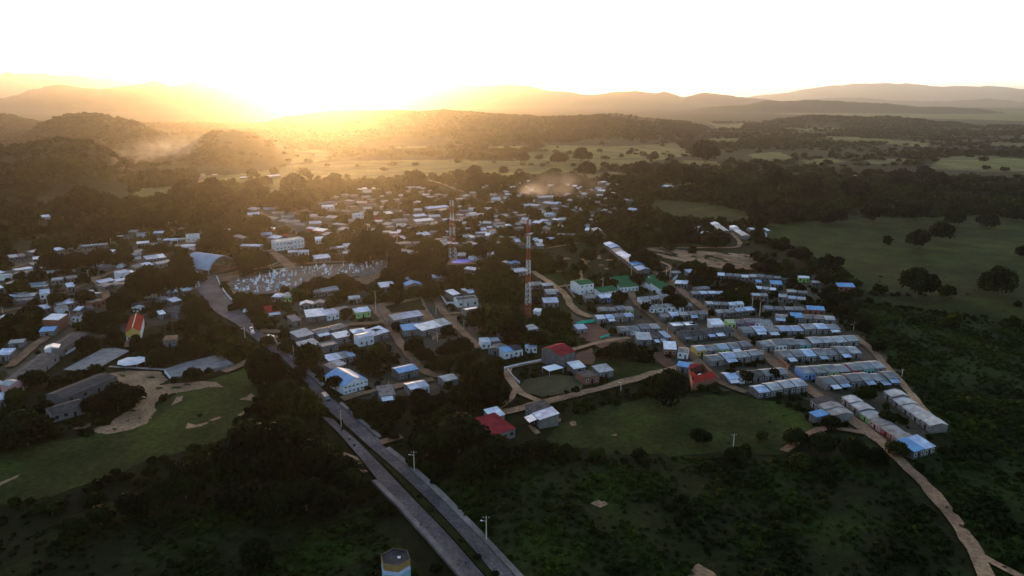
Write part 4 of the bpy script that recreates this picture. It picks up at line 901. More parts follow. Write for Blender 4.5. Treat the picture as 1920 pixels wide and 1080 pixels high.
# lattice masts
def mast(px, py, top_py, w0, w1, first_red, cols, label, base_th=0, dish=()):
    q = G(px, py); root = empty('lattice_mast', (q[0], q[1], 0), math.radians(20)); H_ = 5
    while PX(q[0], q[1], H_)[1] > top_py: H_ += .1
    n = len(cols); edges = [0]+[H_*e for e in cols]
    red = first_red
    for i in range(len(edges)-1):
        z0, z1 = edges[i], edges[i+1]; b = MB(); m = max(1, int((z1-z0)/2.4))
        wd_ = lambda z: w0+(w1-w0)*min(1, z/(H_*.8))
        for k in range(m):
            a, c = z0+(z1-z0)*k/m, z0+(z1-z0)*(k+1)/m; wa, wc2 = wd_(a), wd_(c); cr = [(-1,-1),(1,-1),(1,1),(-1,1)]
            for s in range(4):
                x, y = cr[s]; x2, y2 = cr[(s+1) % 4]
                b.tube((x*wa,y*wa,a),(x*wc2,y*wc2,c),.11,n=4)
                b.tube((x*wa,y*wa,a),(x2*wc2,y2*wc2,c),.06,n=4); b.tube((x*wc2,y*wc2,c),(x2*wc2,y2*wc2,c),.06,n=4)
        b.build('lattice_section', REDP if red else WHP, root); red = not red
    for z, an, r in dish:
        b = MB(); c = Vector((math.cos(an)*(w1+r*.6), math.sin(an)*(w1+r*.6), H_*z)); d = Vector((math.cos(an), math.sin(an), 0))
        b.tube(c, c+d*.35, r, r*.75, 12); b.tube(c, c-d*r*.7, .06, n=4); b.build('dish_antenna', WHP, root)
    b = MB(); b.tube((0,0,H_),(0,0,H_+3),.06,.03,4); b.build('lightning_rod', METAL, root)
    if base_th:
        for an in (.5, 2.6, 4.7):
            b = MB(); b.box(-.25+math.cos(an)*1.6,.25+math.cos(an)*1.6,-.2+math.sin(an)*1.6,.2+math.sin(an)*1.6,H_-2.2,H_+.3); b.tube((0,0,H_-1),(math.cos(an)*1.6,math.sin(an)*1.6,H_-1),.06,n=4); b.build('panel_antenna', WHP, root)
    tag(root, label, 'mast')
    for z in np.linspace(0, H_, 40): cover(q[0], q[1], z, z+1, .8)
mast(849, 488, 376, 1.9*S, .8*S, False, (.20,.42,.55,.67,.78,.91,1), "tall red and white lattice mast beside the blue tarpaulin", 0, [(.97,-1.2,.5)])
mast(990, 597, 413, 1.1*S, .5*S, True, (.15,.36,.46,.60,.72,.84,1), "red and white lattice mast with red foot and panel antennas", 1, [(.35,-.6,.45),(.18,-1.4,.4)])
# masts' small equipment cabin
house((1000,592),(1012,593),'wW',3,2.2,'m',name='equipment_cabin',detail=0,label="small white equipment cabin at foot of the red-footed mast",cat='cabin')

# ---------------------------------------------------------------- poles
def pole(px, py, top, label, lamp=True, arm=True, lean=0):
    q = G(px, py); r = empty('utility_pole', (q[0], q[1], 0), random.uniform(-.4, .4)); H_ = 3
    while PX(q[0], q[1], H_)[1] > top and H_ < 16: H_ += .1
    b = MB(); b.tube((0,0,0),(lean*H_,0,H_),.19,.12,8); b.build('shaft', material('pole concrete', (.62,.52,.40), (.5,.42,.33), .85, 0, .5), r)
    if arm:
        b = MB(); b.box(lean*H_-.9,lean*H_+.9,-.06,.06,H_-.55,H_-.42); b.build('crossarm', WOOD, r)
        for x in (-.8, 0, .8): b = MB(); b.tube((lean*H_+x,0,H_-.42),(lean*H_+x,0,H_-.18),.07,n=6); b.build('insulator', WHP, r)
    if lamp:
        b = MB(); b.tube((lean*H_,0,H_-1.6),(lean*H_-1.1,-.3,H_-1.2),.05,n=4); b.box(lean*H_-1.6,lean*H_-1.0,-.45,-.15,H_-1.28,H_-1.12); b.build('lamp_head', WHP, r)
    tag(r, None, 'pole', 'utility poles')
    if label: r['label'] = label
    else: auto(r, "pale utility pole", px, py-6)
pole(912, 1018, 968, "pale concrete pole with crossarm and lamp beside the road's right pavement")
pole(777, 887, 846, "tall pale pole between divided road and the dark tree clump")
for px, py, top in ((1374,848,814),(1691,706,692),(552,682,647),(363,530,0),(166,520,506),(209,462,447),(242,458,441),(91,583,536),(6,590,577),(705,590,545),(818,590,574),(726,497,467),(745,462,438),(1183,528,498),(1249,528,500),(1256,520,502),(1297,508,498),(1410,577,548),(1424,593,566),(1240,598,560),(1373,624,598),(1430,674,652),(1130,548,520),(1164,733,711),(940,438,415),(1008,440,0),(635,452,432),(488,428,0),(955,384,371),(134,610,582),(640,800,770),(1330,800,0),(1475,700,686),(1600,620,604),(1250,640,615),(820,640,610),(870,620,600),(460,640,612)):
    if top: pole(px, py, top, None, lamp=random.random() < .4, arm=random.random() < .7)
# fence posts beside the dirt path
for k in range(34):
    t = k/33; q = G(1036+188*t, 757-1-49*t+3*math.sin(3*t)); b = MB(); b.tube((0,0,0),(.03,0,1.15),.07,.06,5); o = b.build('fence_post', WOOD); o.location = (q[0], q[1], 0)
    tag(o, f"dark wooden fence post, {ordw(k)} from left along lower edge of sandy path", 'fence post', 'fence posts beside the sandy path')

# ---------------------------------------------------------------- tombs
TM = [material('white tomb plaster', (.82,.82,.84), (.66,.66,.68), .8, 0, 1), material('grey tomb', (.42,.42,.45), (.3,.3,.32), .85, 0, 1), material('pale blue tomb', (.55,.66,.85), None, .8, 0, 1)]
def tomb_meshes(k):
    b = MB()
    if k == 0: b.box(-.55,.55,-1.1,1.1,0,.7); b.box(-.65,.65,-1.2,1.2,0,.15)
    elif k == 1:
        b.box(-.7,.7,-1.2,1.2,0,1.5); b.face([(-.8,-1.3,1.5),(.8,-1.3,1.5),(0,-1.3,2.0)]); b.face([(.8,1.3,1.5),(-.8,1.3,1.5),(0,1.3,2.0)]); b.face([(-.8,-1.3,1.5),(0,-1.3,2.0),(0,1.3,2.0),(-.8,1.3,1.5)]); b.face([(0,-1.3,2.0),(.8,-1.3,1.5),(.8,1.3,1.5),(0,1.3,2.0)]); b.face([(-.8,-1.3,1.5),(-.8,1.3,1.5),(.8,1.3,1.5),(.8,-1.3,1.5)])
    else: b.box(-.5,.5,-1,1,0,.5); b.box(-.5,.5,.8,1.05,.5,1.9); b.box(-.3,.3,.85,1.0,1.9,2.2)
    return b
cross = MB(); cross.box(-.08,.08,-.05,.05,0,1.0); cross.box(-.33,.33,-.05,.05,.55,.71)
protos = []
for k in range(3):
    for m in range(3):
        if k == 1 and m == 1: continue
        body = tomb_meshes(k).build('vault', TM[m]); cr = cross.build('cross', TM[0]); 
        cr.location = (0, 1.0 if k != 1 else -1.2, {0:.7,1:1.9,2:2.2}[k]); protos.append((k, m, body, cr))
GW = ["low box tomb", "small gabled vault", "tomb with headstone"]; GC = ["White", "Grey", "Pale blue"]
n_t = 0; used = set()
CEM = [([(436,532),(478,522),(545,512),(560,517),(565,540),(520,548),(455,552),(442,545)], 170, .75), ([(560,505),(645,499),(722,493),(724,507),(690,513),(600,520),(568,522)], 110, .6), ([(500,512),(545,506),(545,516),(505,522)], 16, .5)]
for (poly, cnt, dens), part_ in zip(CEM, ('western half by the road', 'eastern strip', 'middle corner')):
    m = pmask(poly); FREE[m] = False; xs = [p[0] for p in poly]; ys = [p[1] for p in poly]; tries = 0; c = 0
    while c < cnt and tries < 20000:
        tries += 1; x = rng.uniform(min(xs), max(xs)); y = rng.uniform(min(ys), max(ys))
        if not m[int(y/4), int(x/4)]: continue
        g_ = G(x, y); cell = (round(g_[0]/1.7), round(g_[1]/2.3))
        if cell in used: continue
        used.add(cell); c += 1
        k, mm, body, cr = protos[rng.choice(len(protos), p=np.array([.50,.14,.03,.12,.01,.15,.04,.01]))]
        t = empty('tomb', (cell[0]*1.7+rng.uniform(-.3,.3), cell[1]*2.3+rng.uniform(-.3,.3), .05), math.radians(-15)+rng.uniform(-.08,.08)); s_ = rng.uniform(.7, 1.05); t.scale = (s_, s_*.8, s_*rng.uniform(1.1, 1.7))
        v = body.copy(); COL.objects.link(v); v.parent = t
        if rng.random() < .45: w = cr.copy(); COL.objects.link(w); w.parent = t
        tag(t, f"{GC[mm].lower()} {GW[k]} in the crowded cemetery, {part_}", 'tomb', 'tombs in the cemetery')
for _, _, a, b_ in protos: bpy.data.objects.remove(a); bpy.data.objects.remove(b_)
sheet('cemetery_ground', [(430,530),(560,502),(725,492),(728,512),(640,530),(560,550),(450,556)], material('cemetery ground', (.17,.13,.11), (.08,.065,.05), .95, 0, .3, 6, world_space=True), .5, 3)
# memorial garden kerb next to the cemetery
wall('garden_kerb', [(503,499),(527,491),(545,502),(512,507),(503,499)], .5, .3, material('cream kerb', (.62,.55,.36), None, .8, 0, .5), "cream kerb round the triangular garden beside the cemetery", 'kerb')

# ---------------------------------------------------------------- vehicles and people
CARP = material('white car paint', (.80,.80,.80), (.74,.74,.75), .25, 0, .5, spec=.5); TYRE = material('tyre rubber', (.02,.02,.02), None, .9, 0, 1); LAMPM = material('head lamp glass', (.7,.7,.65), None, .2, 0, 1)
def car(px, py, rz, paint, label, cat='car', L=4.3, Wd=1.75, Hh=1.45, box=False):
    q = G(px, py); r = empty('parked_car' if not box else 'truck', (q[0], q[1], .02), rz)
    b = MB(); h2 = Wd/2
    prof = [(-L/2,.35),(-L/2,.85),(-L*.42,.95),(-L*.30,Hh),(L*.12,Hh),(L*.27,.98),(L/2-.1,.85),(L/2,.35)] if not box else [(-L/2,.5),(-L/2,Hh),(L*.18,Hh),(L*.2,Hh*.75),(L*.36,Hh*.75),(L*.45,1.2),(L/2,1.1),(L/2,.5)]
    k = len(b.v); n = len(prof)
    for s in (-1, 1): b.v += [(x, s*h2*(1 if z < 1 else .86), z) for x, z in prof]
    b.f.append(tuple(range(n))); b.f.append(tuple(range(2*n-1, n-1, -1))); b.m += [0, 0]
    for i in range(n): j = (i+1) % n; b.f.append((j, i, n+i, n+j)); b.m.append(0)
    b.build('body', paint, r)
    b = MB(); x0, x1 = (-L*.30, L*.14) if not box else (L*.22, L*.36); zz = Hh if not box else Hh*.75
    for s in (-1, 1): b.box(x0, x1, s*h2*.93-.01, s*h2*.93+.01, zz*.70, zz*.93)
    b.build('side_window', GLASS, r)
    b = MB(); b.slab([(L*.255,-h2*.78,1.03),(L*.255,h2*.78,1.03),(L*.135,h2*.78,Hh-.03),(L*.135,-h2*.78,Hh-.03)] if not box else [(L*.462,-h2*.8,1.2),(L*.462,h2*.8,1.2),(L*.372,h2*.8,Hh*.74),(L*.372,-h2*.8,Hh*.74)], -.03); b.build('windscreen', GLASS, r)
    for x in (-L*.31, L*.31):
        for s in (-1, 1): w = MB(); w.tube((x, s*(h2-.2), .33), (x, s*(h2+.01), .33), .33, n=12); w.build('wheel', TYRE, r)
    for s in (-1, 1): w = MB(); w.box(L/2-.02, L/2+.02, s*h2*.7-.18, s*h2*.7+.18, .62, .8); w.build('headlight', LAMPM, r)
    tag(r, label, cat); cover(q[0], q[1], 0, 2, 2.5)
car(474, 626, math.radians(-62), CARP, "white car on the divided road near the side street, nearer of two")
car(472, 619, math.radians(-62), material('silver car paint', (.55,.56,.58), None, .3, .3, .5), "silver car right behind the white car on the road")
car(463, 585, math.radians(60), CARP, "white van parked at an angle on the kerb beside the divided road", 'van', 5.0, 1.9, 2.0)
car(612, 753, math.radians(-60), material('dull bus paint', (.22,.21,.20), None, .5, 0, .5), "long dull grey truck stopped on the road by the junction", 'truck', 7.5, 2.3, 2.8, True)
car(507, 633, math.radians(10), CARP, "white car waiting in the side dirt street by the road", 'car', 4.0)
def person(px, py, rz, shirt, legs, label, step=.12):
    q = G(px, py); me = bpy.data.meshes.new('person')
    vs = [(0,0,.95),(0,0,1.18),(0,0,1.40),(0,0,1.52),(0,.01,1.60),(0,.01,1.73),(-.19,0,1.40),(-.25,.05,1.12),(-.24,-.04,.86),(.19,0,1.40),(.25,-.05,1.12),(.24,.08,.86),(-.10,0,.90),(-.11,step,.50),(-.11,step*1.2,.06),(-.11,step*1.2-.16,.04),(.10,0,.90),(.11,-step,.50),(.11,-step*.7,.06),(.11,-step*.7-.16,.04)]
    es = [(0,1),(1,2),(2,3),(3,4),(4,5),(2,6),(6,7),(7,8),(2,9),(9,10),(10,11),(0,12),(12,13),(13,14),(14,15),(0,16),(16,17),(17,18),(18,19)]
    rad = [.14,.13,.15,.06,.09,.08,.065,.05,.04,.065,.05,.04,.10,.075,.05,.04,.10,.075,.05,.04]
    me.from_pydata(vs, es, []); o = bpy.data.objects.new('person', me); COL.objects.link(o)
    md = o.modifiers.new('skin', 'SKIN'); 
    for v, r_ in zip(me.skin_vertices[0].data, rad): v.radius = (r_, r_*.85)
    me.skin_vertices[0].data[0].use_root = True
    o.modifiers.new('sub', 'SUBSURF').levels = 1
    me.materials.append(shirt); o.location = (q[0], q[1], .03); o.rotation_euler = (0, 0, rz); tag(o, label, 'person')
DK = material('dark clothing', (.04,.04,.05), None, .9, 0, 2); RD = material('reddish clothing', (.2,.05,.04), None, .9, 0, 2)
for px, py, t, m in ((489,634,"person in dark clothes walking on the road, left of the pair",DK),(493,633,"person in dark clothes walking on the road, right of the pair",DK),
                   (713,600,"person in dark clothes standing on the dirt street by building plot",DK),(411,521,"person standing at the road's top end near the sports roof",RD),
                   (415,576,"person in dark clothes walking on the road bend median",DK),(371,550,"person on the road edge near the small white kiosk",RD),(873,1062,"person in dark clothes walking on the near carriageway",DK),(789,991,"person in dark clothes walking along the left pavement",DK)):
    person(px, py, random.uniform(-3, 3), m, m, t)

# ---------------------------------------------------------------- vegetation
def crown(n, size, seed, lobes=8, flat=.8, spread=.62, outer=.35):
    """unit crown (radius 1, base at z=0) of n leaf-clump quads on lobes; returns V, F"""
    g = np.random.default_rng(seed)
    a = g.random(lobes)*6.28; rr_ = np.sqrt(g.random(lobes))*spread
    c = np.stack([rr_*np.cos(a), rr_*np.sin(a), flat*(.55+.55*g.random(lobes)*(1-rr_*.6))], -1); c[0] = (0, 0, flat*.95)
    lr = outer+.22*g.random(lobes); lr[0] = outer+.25
    k = g.choice(lobes, n, p=lr**2/np.sum(lr**2))
    d = g.normal(size=(n, 3)); d /= np.linalg.norm(d, axis=1)[:, None]; d[:, 2] = np.where(d[:, 2] < -.45, -d[:, 2], d[:, 2])
    p = c[k]+d*(lr[k]*(0.72+.34*g.random(n)))[:, None]*np.array([1, 1, .85])
    nrm = d+g.normal(size=(n, 3))*.55; nrm /= np.linalg.norm(nrm, axis=1)[:, None]
    u = np.cross(nrm, g.normal(size=(n, 3))); u /= np.linalg.norm(u, axis=1)[:, None]; w = np.cross(nrm, u)
    s = size*(.6+.8*g.random(n)); s1 = s*(.6+.5*g.random(n))
    q = np.stack([p-u*s[:, None]-w*s1[:, None]*.6, p+u*s[:, None]*.7-w*s1[:, None], p+u*s[:, None]+w*s1[:, None]*.6, p-u*s[:, None]*.6+w*s1[:, None]], 1)
    V = q.reshape(-1, 3); V[:, 2] -= .12; V[:, 2] = np.maximum(V[:, 2], .02)
    return V.astype(np.float32), np.arange(4*n, dtype=np.int32).reshape(-1, 4)
BIG = [crown(2600, .062, 100+i, 11+i % 4, .72+.06*(i % 3)) for i in range(6)]
MID = [crown(520, .13, 200+i, 8+i % 3, .75) for i in range(5)]
LOWP = [crown(110, .26, 300+i, 6, .75) for i in range(6)]
FARP = [crown(26, .46, 400+i, 4, .7) for i in range(6)]
BUSH = [crown(46, .30, 500+i, 5, .6) for i in range(6)]
def scatter(name, pts, sizes, protos, mat, label=None, zr=(.8, 1.15), z=None):
    Vs, Fs, off = [], [], 0
    pts = np.asarray(pts, float); sizes = np.asarray(sizes, float)
    idx = rng.integers(0, len(protos), len(pts))
    for k, (V, F) in enumerate(protos):
        m = np.where(idx == k)[0]
        if not len(m): continue
        a = rng.random(len(m))*6.28; ca, sa = np.cos(a), np.sin(a); s = sizes[m]; sz = s*rng.uniform(*zr, len(m))
        x = (V[None, :, 0]*ca[:, None]-V[None, :, 1]*sa[:, None])*s[:, None]+pts[m, 0][:, None]
        y = (V[None, :, 0]*sa[:, None]+V[None, :, 1]*ca[:, None])*s[:, None]+pts[m, 1][:, None]
        zz = V[None, :, 2]*sz[:, None]+pts[m, 2][:, None]
        Vs.append(np.stack([x, y, zz], -1).reshape(-1, 3)); f = F[None]+(np.arange(len(m))*len(V))[:, None, None]+off; Fs.append(f.reshape(-1, 4)); off += len(m)*len(V)
    o = big_mesh(name, np.vstack(Vs), np.vstack(Fs), [mat]); tag(o, kind='stuff'); return o
# individual trees: crown centre px, py, crown width px, [tone]
TREES = '''497 693 86 1|520 752 70 0|566 765 84 2|540 812 92 0|478 862 150 1|590 868 105 1|415 885 90 1|640 880 80 1|575 925 90 1|655 905 70 0|350 905 80 1|300 925 70 1|245 950 65 1|190 965 60 1|140 985 50 0|520 940 80 1|440 935 80 1|480 1040 70 1|620 940 70 1
185 755 58 1|222 747 66 1|250 738 46 1|52 802 92 1|12 822 60 1|85 762 44 1|30 742 46 0|65 708 52 1|112 712 38 0|148 702 40 1|182 694 34 0|362 700 40 0|327 712 20 0|392 695 20 1|297 667 48 1|338 660 50 1|372 656 40 1|197 600 40 1|216 628 34 1|166 645 44 1|254 633 24 0|255 666 24 1
364 580 46 1|325 613 26 0|412 620 44 0|425 655 46 0|458 652 44 0|440 640 30 2|580 672 62 0|655 655 40 1|630 718 40 1|700 617 28 1|745 613 28 1|776 648 44 1|797 668 44 1|838 620 28 1|690 682 56 1|712 652 36 2|842 654 42 1|866 648 46 1|832 682 44 0|903 712 92 1|885 688 62 1|922 735 66 1|785 739 40 1|750 762 44 1|800 754 44 1|697 762 50 0|842 795 80 1
800 822 90 1|862 812 112 1|928 850 84 1|890 868 84 1|970 850 50 1|925 552 92 0|940 598 84 0|903 600 60 1|965 620 60 1|1000 635 50 0|1040 640 44 0|1100 481 36 1|1050 497 34 1|1070 515 30 0|1255 727 86 1|1150 660 44 1|1180 656 46 1|1204 662 30 1|1310 817 44 1|1715 533 72 1|1868 528 64 0|1775 545 36 0|1722 448 52 1|1762 434 54 1|1663 450 26 1|1920 470 40 1
1322 283 60 1|1732 327 40 1|1342 448 54 1|1500 474 46 1|1522 492 34 0|1367 504 28 1|1440 502 50 1|1312 529 34 1|1265 562 46 1|1200 483 42 1|1222 496 32 0|1195 525 36 1|1240 520 30 0|1160 556 34 1|1145 533 28 1|1330 560 20 1|1400 545 26 1|1450 552 22 1|1470 520 22 1|1500 543 26 1|1540 500 26 1|1545 520 40 1|1570 490 30 1|1212 575 26 1|1275 570 34 0
640 527 44 1|655 535 40 1|600 532 44 1|575 540 40 1|535 543 20 1|695 470 74 1|725 466 60 1|757 492 50 1|738 512 52 1|807 545 46 1|462 490 56 0|485 485 44 1|487 425 46 1|283 535 82 1|250 540 50 1|342 492 50 1|337 514 62 1|367 573 48 1|460 480 50 1|463 507 34 0|407 450 62 1|392 462 50 1|225 568 48 1|255 555 50 1|310 520 60 1|350 530 44 1|100 492 54 1|145 487 60 1|190 484 50 1|232 482 44 1|70 520 44 1|40 540 44 0|110 560 44 0|160 555 44 1|60 585 40 1|20 600 40 1|190 610 30 1
157 383 74 1|200 388 62 1|250 380 52 1|253 352 30 1|307 377 42 1|353 367 62 1|400 367 68 1|480 357 52 1|500 340 30 1|473 322 22 1|513 322 22 1|553 346 58 1|573 323 26 1|630 333 34 1|120 400 50 1|40 395 50 1|430 385 60 1|330 400 70 1|390 405 70 1|270 410 60 1|200 425 60 1|560 380 60 1|600 365 50 1|520 375 50 1|860 325 30 1|780 333 44 1|810 330 24 1|890 322 36 1|900 335 40 1|945 320 24 1
1100 318 40 1|1090 290 40 1|1205 315 44 1|1250 322 44 1|1265 310 30 1|1180 285 14 1|1225 292 26 1|1165 292 12 1|1290 330 50 1|980 296 30 1|1050 294 36 1|1370 300 20 1|1400 315 40 1|1440 312 34 1|1350 340 50 1|1460 340 60 1|1520 345 50 1|1600 350 60 1|1690 335 50 1|1760 335 50 1|1820 345 50 0|1880 350 44 0|1790 410 36 1|1850 412 40 1|1900 400 40 1|1420 395 50 1|1480 400 50 1|1560 402 50 1|1640 400 50 1|1720 396 50 1|1380 370 44 1|1290 430 40 1|1250 440 36 1|1220 450 36 0|1180 440 40 1|1130 410 40 0|1280 420 40 1
1490 820 50 1|1540 828 56 1|1600 840 60 1|1640 850 50 1|1560 790 40 1|1500 860 50 0|1430 815 30 0|1660 780 40 0|1680 840 44 0|1010 835 50 1|1060 845 40 0|1120 850 36 0|1380 850 44 1|1200 850 30 1|1650 650 30 1|1620 610 40 1|1560 560 44 1|1590 580 40 1|1130 590 24 0|1270 600 28 1|1255 545 34 1|1300 610 20 1|1500 635 26 1|1420 640 24 1|1370 700 30 1|1400 705 34 1|1560 700 18 1|1620 735 44 1|1450 700 30 1|1335 585 20 1|1480 600 22 1
960 480 40 0|1020 490 34 1|900 470 44 1|930 500 40 1|960 540 34 1|1000 560 30 0|830 510 40 1|780 520 36 0|850 530 40 1|880 540 34 1|740 560 30 1|700 560 28 0|620 570 30 0|650 585 26 1|720 560 22 1|600 640 24 1|655 630 24 1|590 655 24 0|505 640 30 2|535 625 30 1|540 650 40 0|560 700 40 0|480 575 40 1|520 580 30 0|490 610 30 1|545 590 26 1|447 555 28 0|440 575 24 1'''
TB = []
for i, (V_, F_) in enumerate(BIG):
    V = np.array(V_)
    me_o = big_mesh('crown', V, F_, [LEAF[0]]); TB.append(me_o.data); bpy.data.objects.remove(me_o)
TM_ = []
for i, (V_, F_) in enumerate(MID):
    me_o = big_mesh('crown', V_, F_, [LEAF[0]]); TM_.append(me_o.data); bpy.data.objects.remove(me_o)
def with_mat(me, k):
    key = (me.name, k)
    if key not in _mm: c = me.copy(); c.materials[0] = LEAF[k]; _mm[key] = c
    return _mm[key]
_mm = {}
def trunk_mesh(seed):
    g = random.Random(seed); b = MB(); b.tube((0,0,0),(0.03,0.02,.55),.055,.035,7)
    for k in range(5):
        a = k*1.26+g.random(); b.tube((.02,.01,.3+.06*k),(math.cos(a)*.5,math.sin(a)*.5,.75+.15*g.random()),.026,.008,5)
    o = b.build('trunk', BARK); me = o.data; bpy.data.objects.remove(o); return me
TRK = [trunk_mesh(k) for k in range(3)]
TONE = ["olive tree", "dark green tree", "yellow-green tree"]
treepts = []
n_tree = 0
for i, q in enumerate(TREES.replace('\n', '|').split('|')):
    px, py, w, k = [float(v) for v in q.split()]; k = int(k)
    # foot of the tree: crown centre about 0.42 of the crown width above the foot
    by = py+w*.36; gx, gy = G(px, by); gy = max(gy, 95)
    R = w/PPM(gx, gy)/2*1.02; z = float(HGT(gx, gy))
    t = empty('tree' if R > 2.2 else 'small_tree', (gx, gy, z), rng.random()*6.28); hs = R*rng.uniform(.95, 1.2)*(1.2 if w > 60 else 1); 
    me = with_mat((TB if w > 34 else TM_)[int(rng.integers(0, 5))], k)
    c = bpy.data.objects.new('crown', me); COL.objects.link(c); c.parent = t; c.scale = (R*.98, R*.98, hs*1.02); c.location = (0, 0, R*.12)
    tr = bpy.data.objects.new('trunk', TRK[i % 3]); COL.objects.link(tr); tr.parent = t; tr.scale = (R, R, R*1.1)
    desc = ("broad " if R > 7 else "small round " if R < 3.5 else "round ")+TONE[k]
    tag(t, None, 'tree', 'trees of the valley'); auto(t, desc, px, py); treepts.append((gx, gy, R)); n_tree += 1
    FREE_T = None
# palms
def frond(k):
    b = MB(); a = k*6.283/11+random.uniform(-.2, .2); u = Vector((math.cos(a), math.sin(a), 0)); w = Vector((-u.y, u.x, 0)); L = random.uniform(2.6, 3.4); P = []
    for i in range(7):
        t = i/6; c = u*(L*t)+Vector((0, 0, .9*math.sin(t*2.2)-1.5*t*t)); P.append((c, .42*math.sin(math.pi*min(.97, t+.08))))
    for (c0, w0), (c1, w1) in zip(P, P[1:]):
        for s in (-1, 1): b.face([c0, c1, c1+w*s*w1-Vector((0,0,w1*.5)), c0+w*s*w0-Vector((0,0,w0*.5))])
    return b
FR = []
for k in range(11): o = frond(k).build('frond', LEAF[0]); FR.append(o.data); bpy.data.objects.remove(o)
for px, py, hpx in ((325,628,24),(868,577,30),(590,550,24),(668,545,26),(545,470,14),(255,600,20),(1035,620,22),(705,640,22)):
    gx, gy = G(px, py); H_ = hpx/PPM(gx, gy); t = empty('palm_tree', (gx, gy, 0), random.random()*6)
    b = MB(); b.tube((0,0,0),(.15,.05,H_*.5),.19,.15,7); b.tube((.15,.05,H_*.5),(.1,.2,H_),.15,.12,7); b.build('trunk', BARK, t)
    for m in FR: f = bpy.data.objects.new('frond', m); COL.objects.link(f); f.parent = t; f.location = (.1,.2,H_)
    tag(t, None, 'palm', 'palms of the town'); auto(t, "slender palm with drooping fronds", px, py-hpx)
# bushes planted on the median
for k, (px, py, w) in enumerate(((810,959,14),(835,989,9),(863,1014,15),(893,1044,19),(927,1076,20),(819,978,9),(785,932,13),(739,893,9),(761,916,8),(700,866,7),(722,880,6),(843,1000,8),(876,1032,9),(640,808,8),(655,825,8),(665,836,9))):
    gx, gy = G(px, py+w*.35); R = w/PPM(gx, gy)/2
    c = bpy.data.objects.new('median_shrub', with_mat(TM_[k % 5], 1)); COL.objects.link(c); c.location = (gx, gy, .1); c.scale = (R, R, R*1.1); c.rotation_euler = (0, 0, k*1.3)
    tag(c, None, 'shrub', 'shrubs planted on the road median'); auto(c, "small rounded dark shrub", px, py)
for k, (px, py, w) in enumerate(((400,552,5),(406,562,6),(411,570,6),(417,580,6),(424,590,7),(432,598,7),(398,545,5),(1042,750,4),(1074,745,4),(1088,745,4),(1106,736,5),(1052,746,4))):
    gx, gy = G(px, py); R = w/PPM(gx, gy)/2
    c = bpy.data.objects.new('shrub', with_mat(TM_[k % 5], 1)); COL.objects.link(c); c.location = (gx, gy, .02); c.scale = (R*1.2, R*1.2, R*.8); c.rotation_euler = (0, 0, k*1.3)
    tag(c, None, 'shrub', 'low shrubs on pale tracks'); auto(c, "low dark shrub", px, py)

# anonymous woodland: jittered ground grids, thinned by the fields, houses and roads
def occl(px, py, w, h):
    """share of protected cells a crown would cover, vectorised"""
    out = np.zeros(len(px)); 
    for fx in (-.35, 0, .35):
        for fy in (.1, .45, .8):
            X = np.clip(((px+fx*w)/4).astype(int), 0, 479); Y = np.clip(((py-fy*h)/4).astype(int), 0, 269)
            out += ~FREE[Y, X]
    return out/9
foot = np.array(FOOT); tp_ = np.array(treepts)
def grid(r0, r1, sp, jit=.9):
    n = int(r1/sp); xs = np.arange(-n*.85, n*.85)*sp; ys = np.arange(int(r0*.8/sp), n+1)*sp
    X, Y = np.meshgrid(xs, ys); X = X.ravel()+rng.uniform(-.5, .5, X.size)*sp*jit; Y = Y.ravel()+rng.uniform(-.5, .5, Y.size)*sp*jit
    r = np.hypot(X, Y); px = 960+FOC*X/(Y*cP+HC*sP)
    m = (r > r0) & (r <= r1) & (px > -140) & (px < 2060); return X[m], Y[m]
def py0(X, Y): return 540-FOC*(Y*sP-HC*cP)/(Y*cP+HC*sP)
def pick(X, Y, R, dens, occ=.25, avoid=True):
    d = Y*cP+HC*sP; px = 960+FOC*X/d; py = 540-FOC*(Y*sP-HC*cP)/d; w = 2*R*FOC/d
    cx = np.clip((px/4).astype(int), 0, 479); cy = np.clip((py/4).astype(int), 0, 269)
    f = FIELD[cy, cx]; inp = (py < 1090)
    keep = rng.random(len(X)) < dens*(1-f)
    keep &= occl(px, py, w, w*.8) <= occ
    if avoid:
        for arr, k in ((foot, 1.0), (tp_, .5)):
            for x, y, r in arr:
                keep &= (X-x)**2+(Y-y)**2 > (r*k+R*.35)**2
    return keep, px, py
# level 1: up to 330 m
X, Y = grid(120*S, 330*S, 5.2*S*.8); R = rng.uniform(1.6, 3.6, len(X))
keep, px, py = pick(X, Y, R, .72, .20)
sc_ = SCRUB[np.clip((py/4).astype(int), 0, 269), np.clip((px/4).astype(int), 0, 479)]
keep &= ~sc_ | (rng.random(len(X)) < .10)
print('near woodland', keep.sum())
scatter('woodland', np.stack([X, Y, X*0], -1)[keep], R[keep], LOWP+MID[:1], WOODM)
# level 2: 330 .. 1200 m
X, Y = grid(330*S, 900*S, 6.8*S*.8); R = 2.0+4.6*rng.random(len(X))**1.7; nz_ = fbm(X/60, Y/60, 4)
town = (py0(X, Y) < 480) & (py0(X, Y) > 345)
keep, px, py = pick(X, Y, R, np.clip((nz_-.22)*3.6, .3, .97), np.where(town, .72, .5))
print('mid woodland', keep.sum())
scatter('woodland', np.stack([X, Y, HGT(X, Y)], -1)[keep], R[keep], FARP+LOWP[:2], WOODM)
# level 3: beyond
X, Y = grid(900*S, 3100*S, 13.5*S); R = rng.uniform(4.5, 9.5, len(X)); nz_ = fbm(X/260+5, Y/120, 4); hz_ = HGT(X, Y); R = np.where(hz_ > 4, R*.9, R)
keep, px, py = pick(X, Y, R, np.where(hz_ > 4, .99, np.clip((nz_-.40)*5.0, .06, .9)), .5, avoid=False)
print('far woodland', keep.sum())
scatter('woodland', np.stack([X, Y, hz_], -1)[keep], R[keep], FARP, WOODM, zr=(.5, .9))
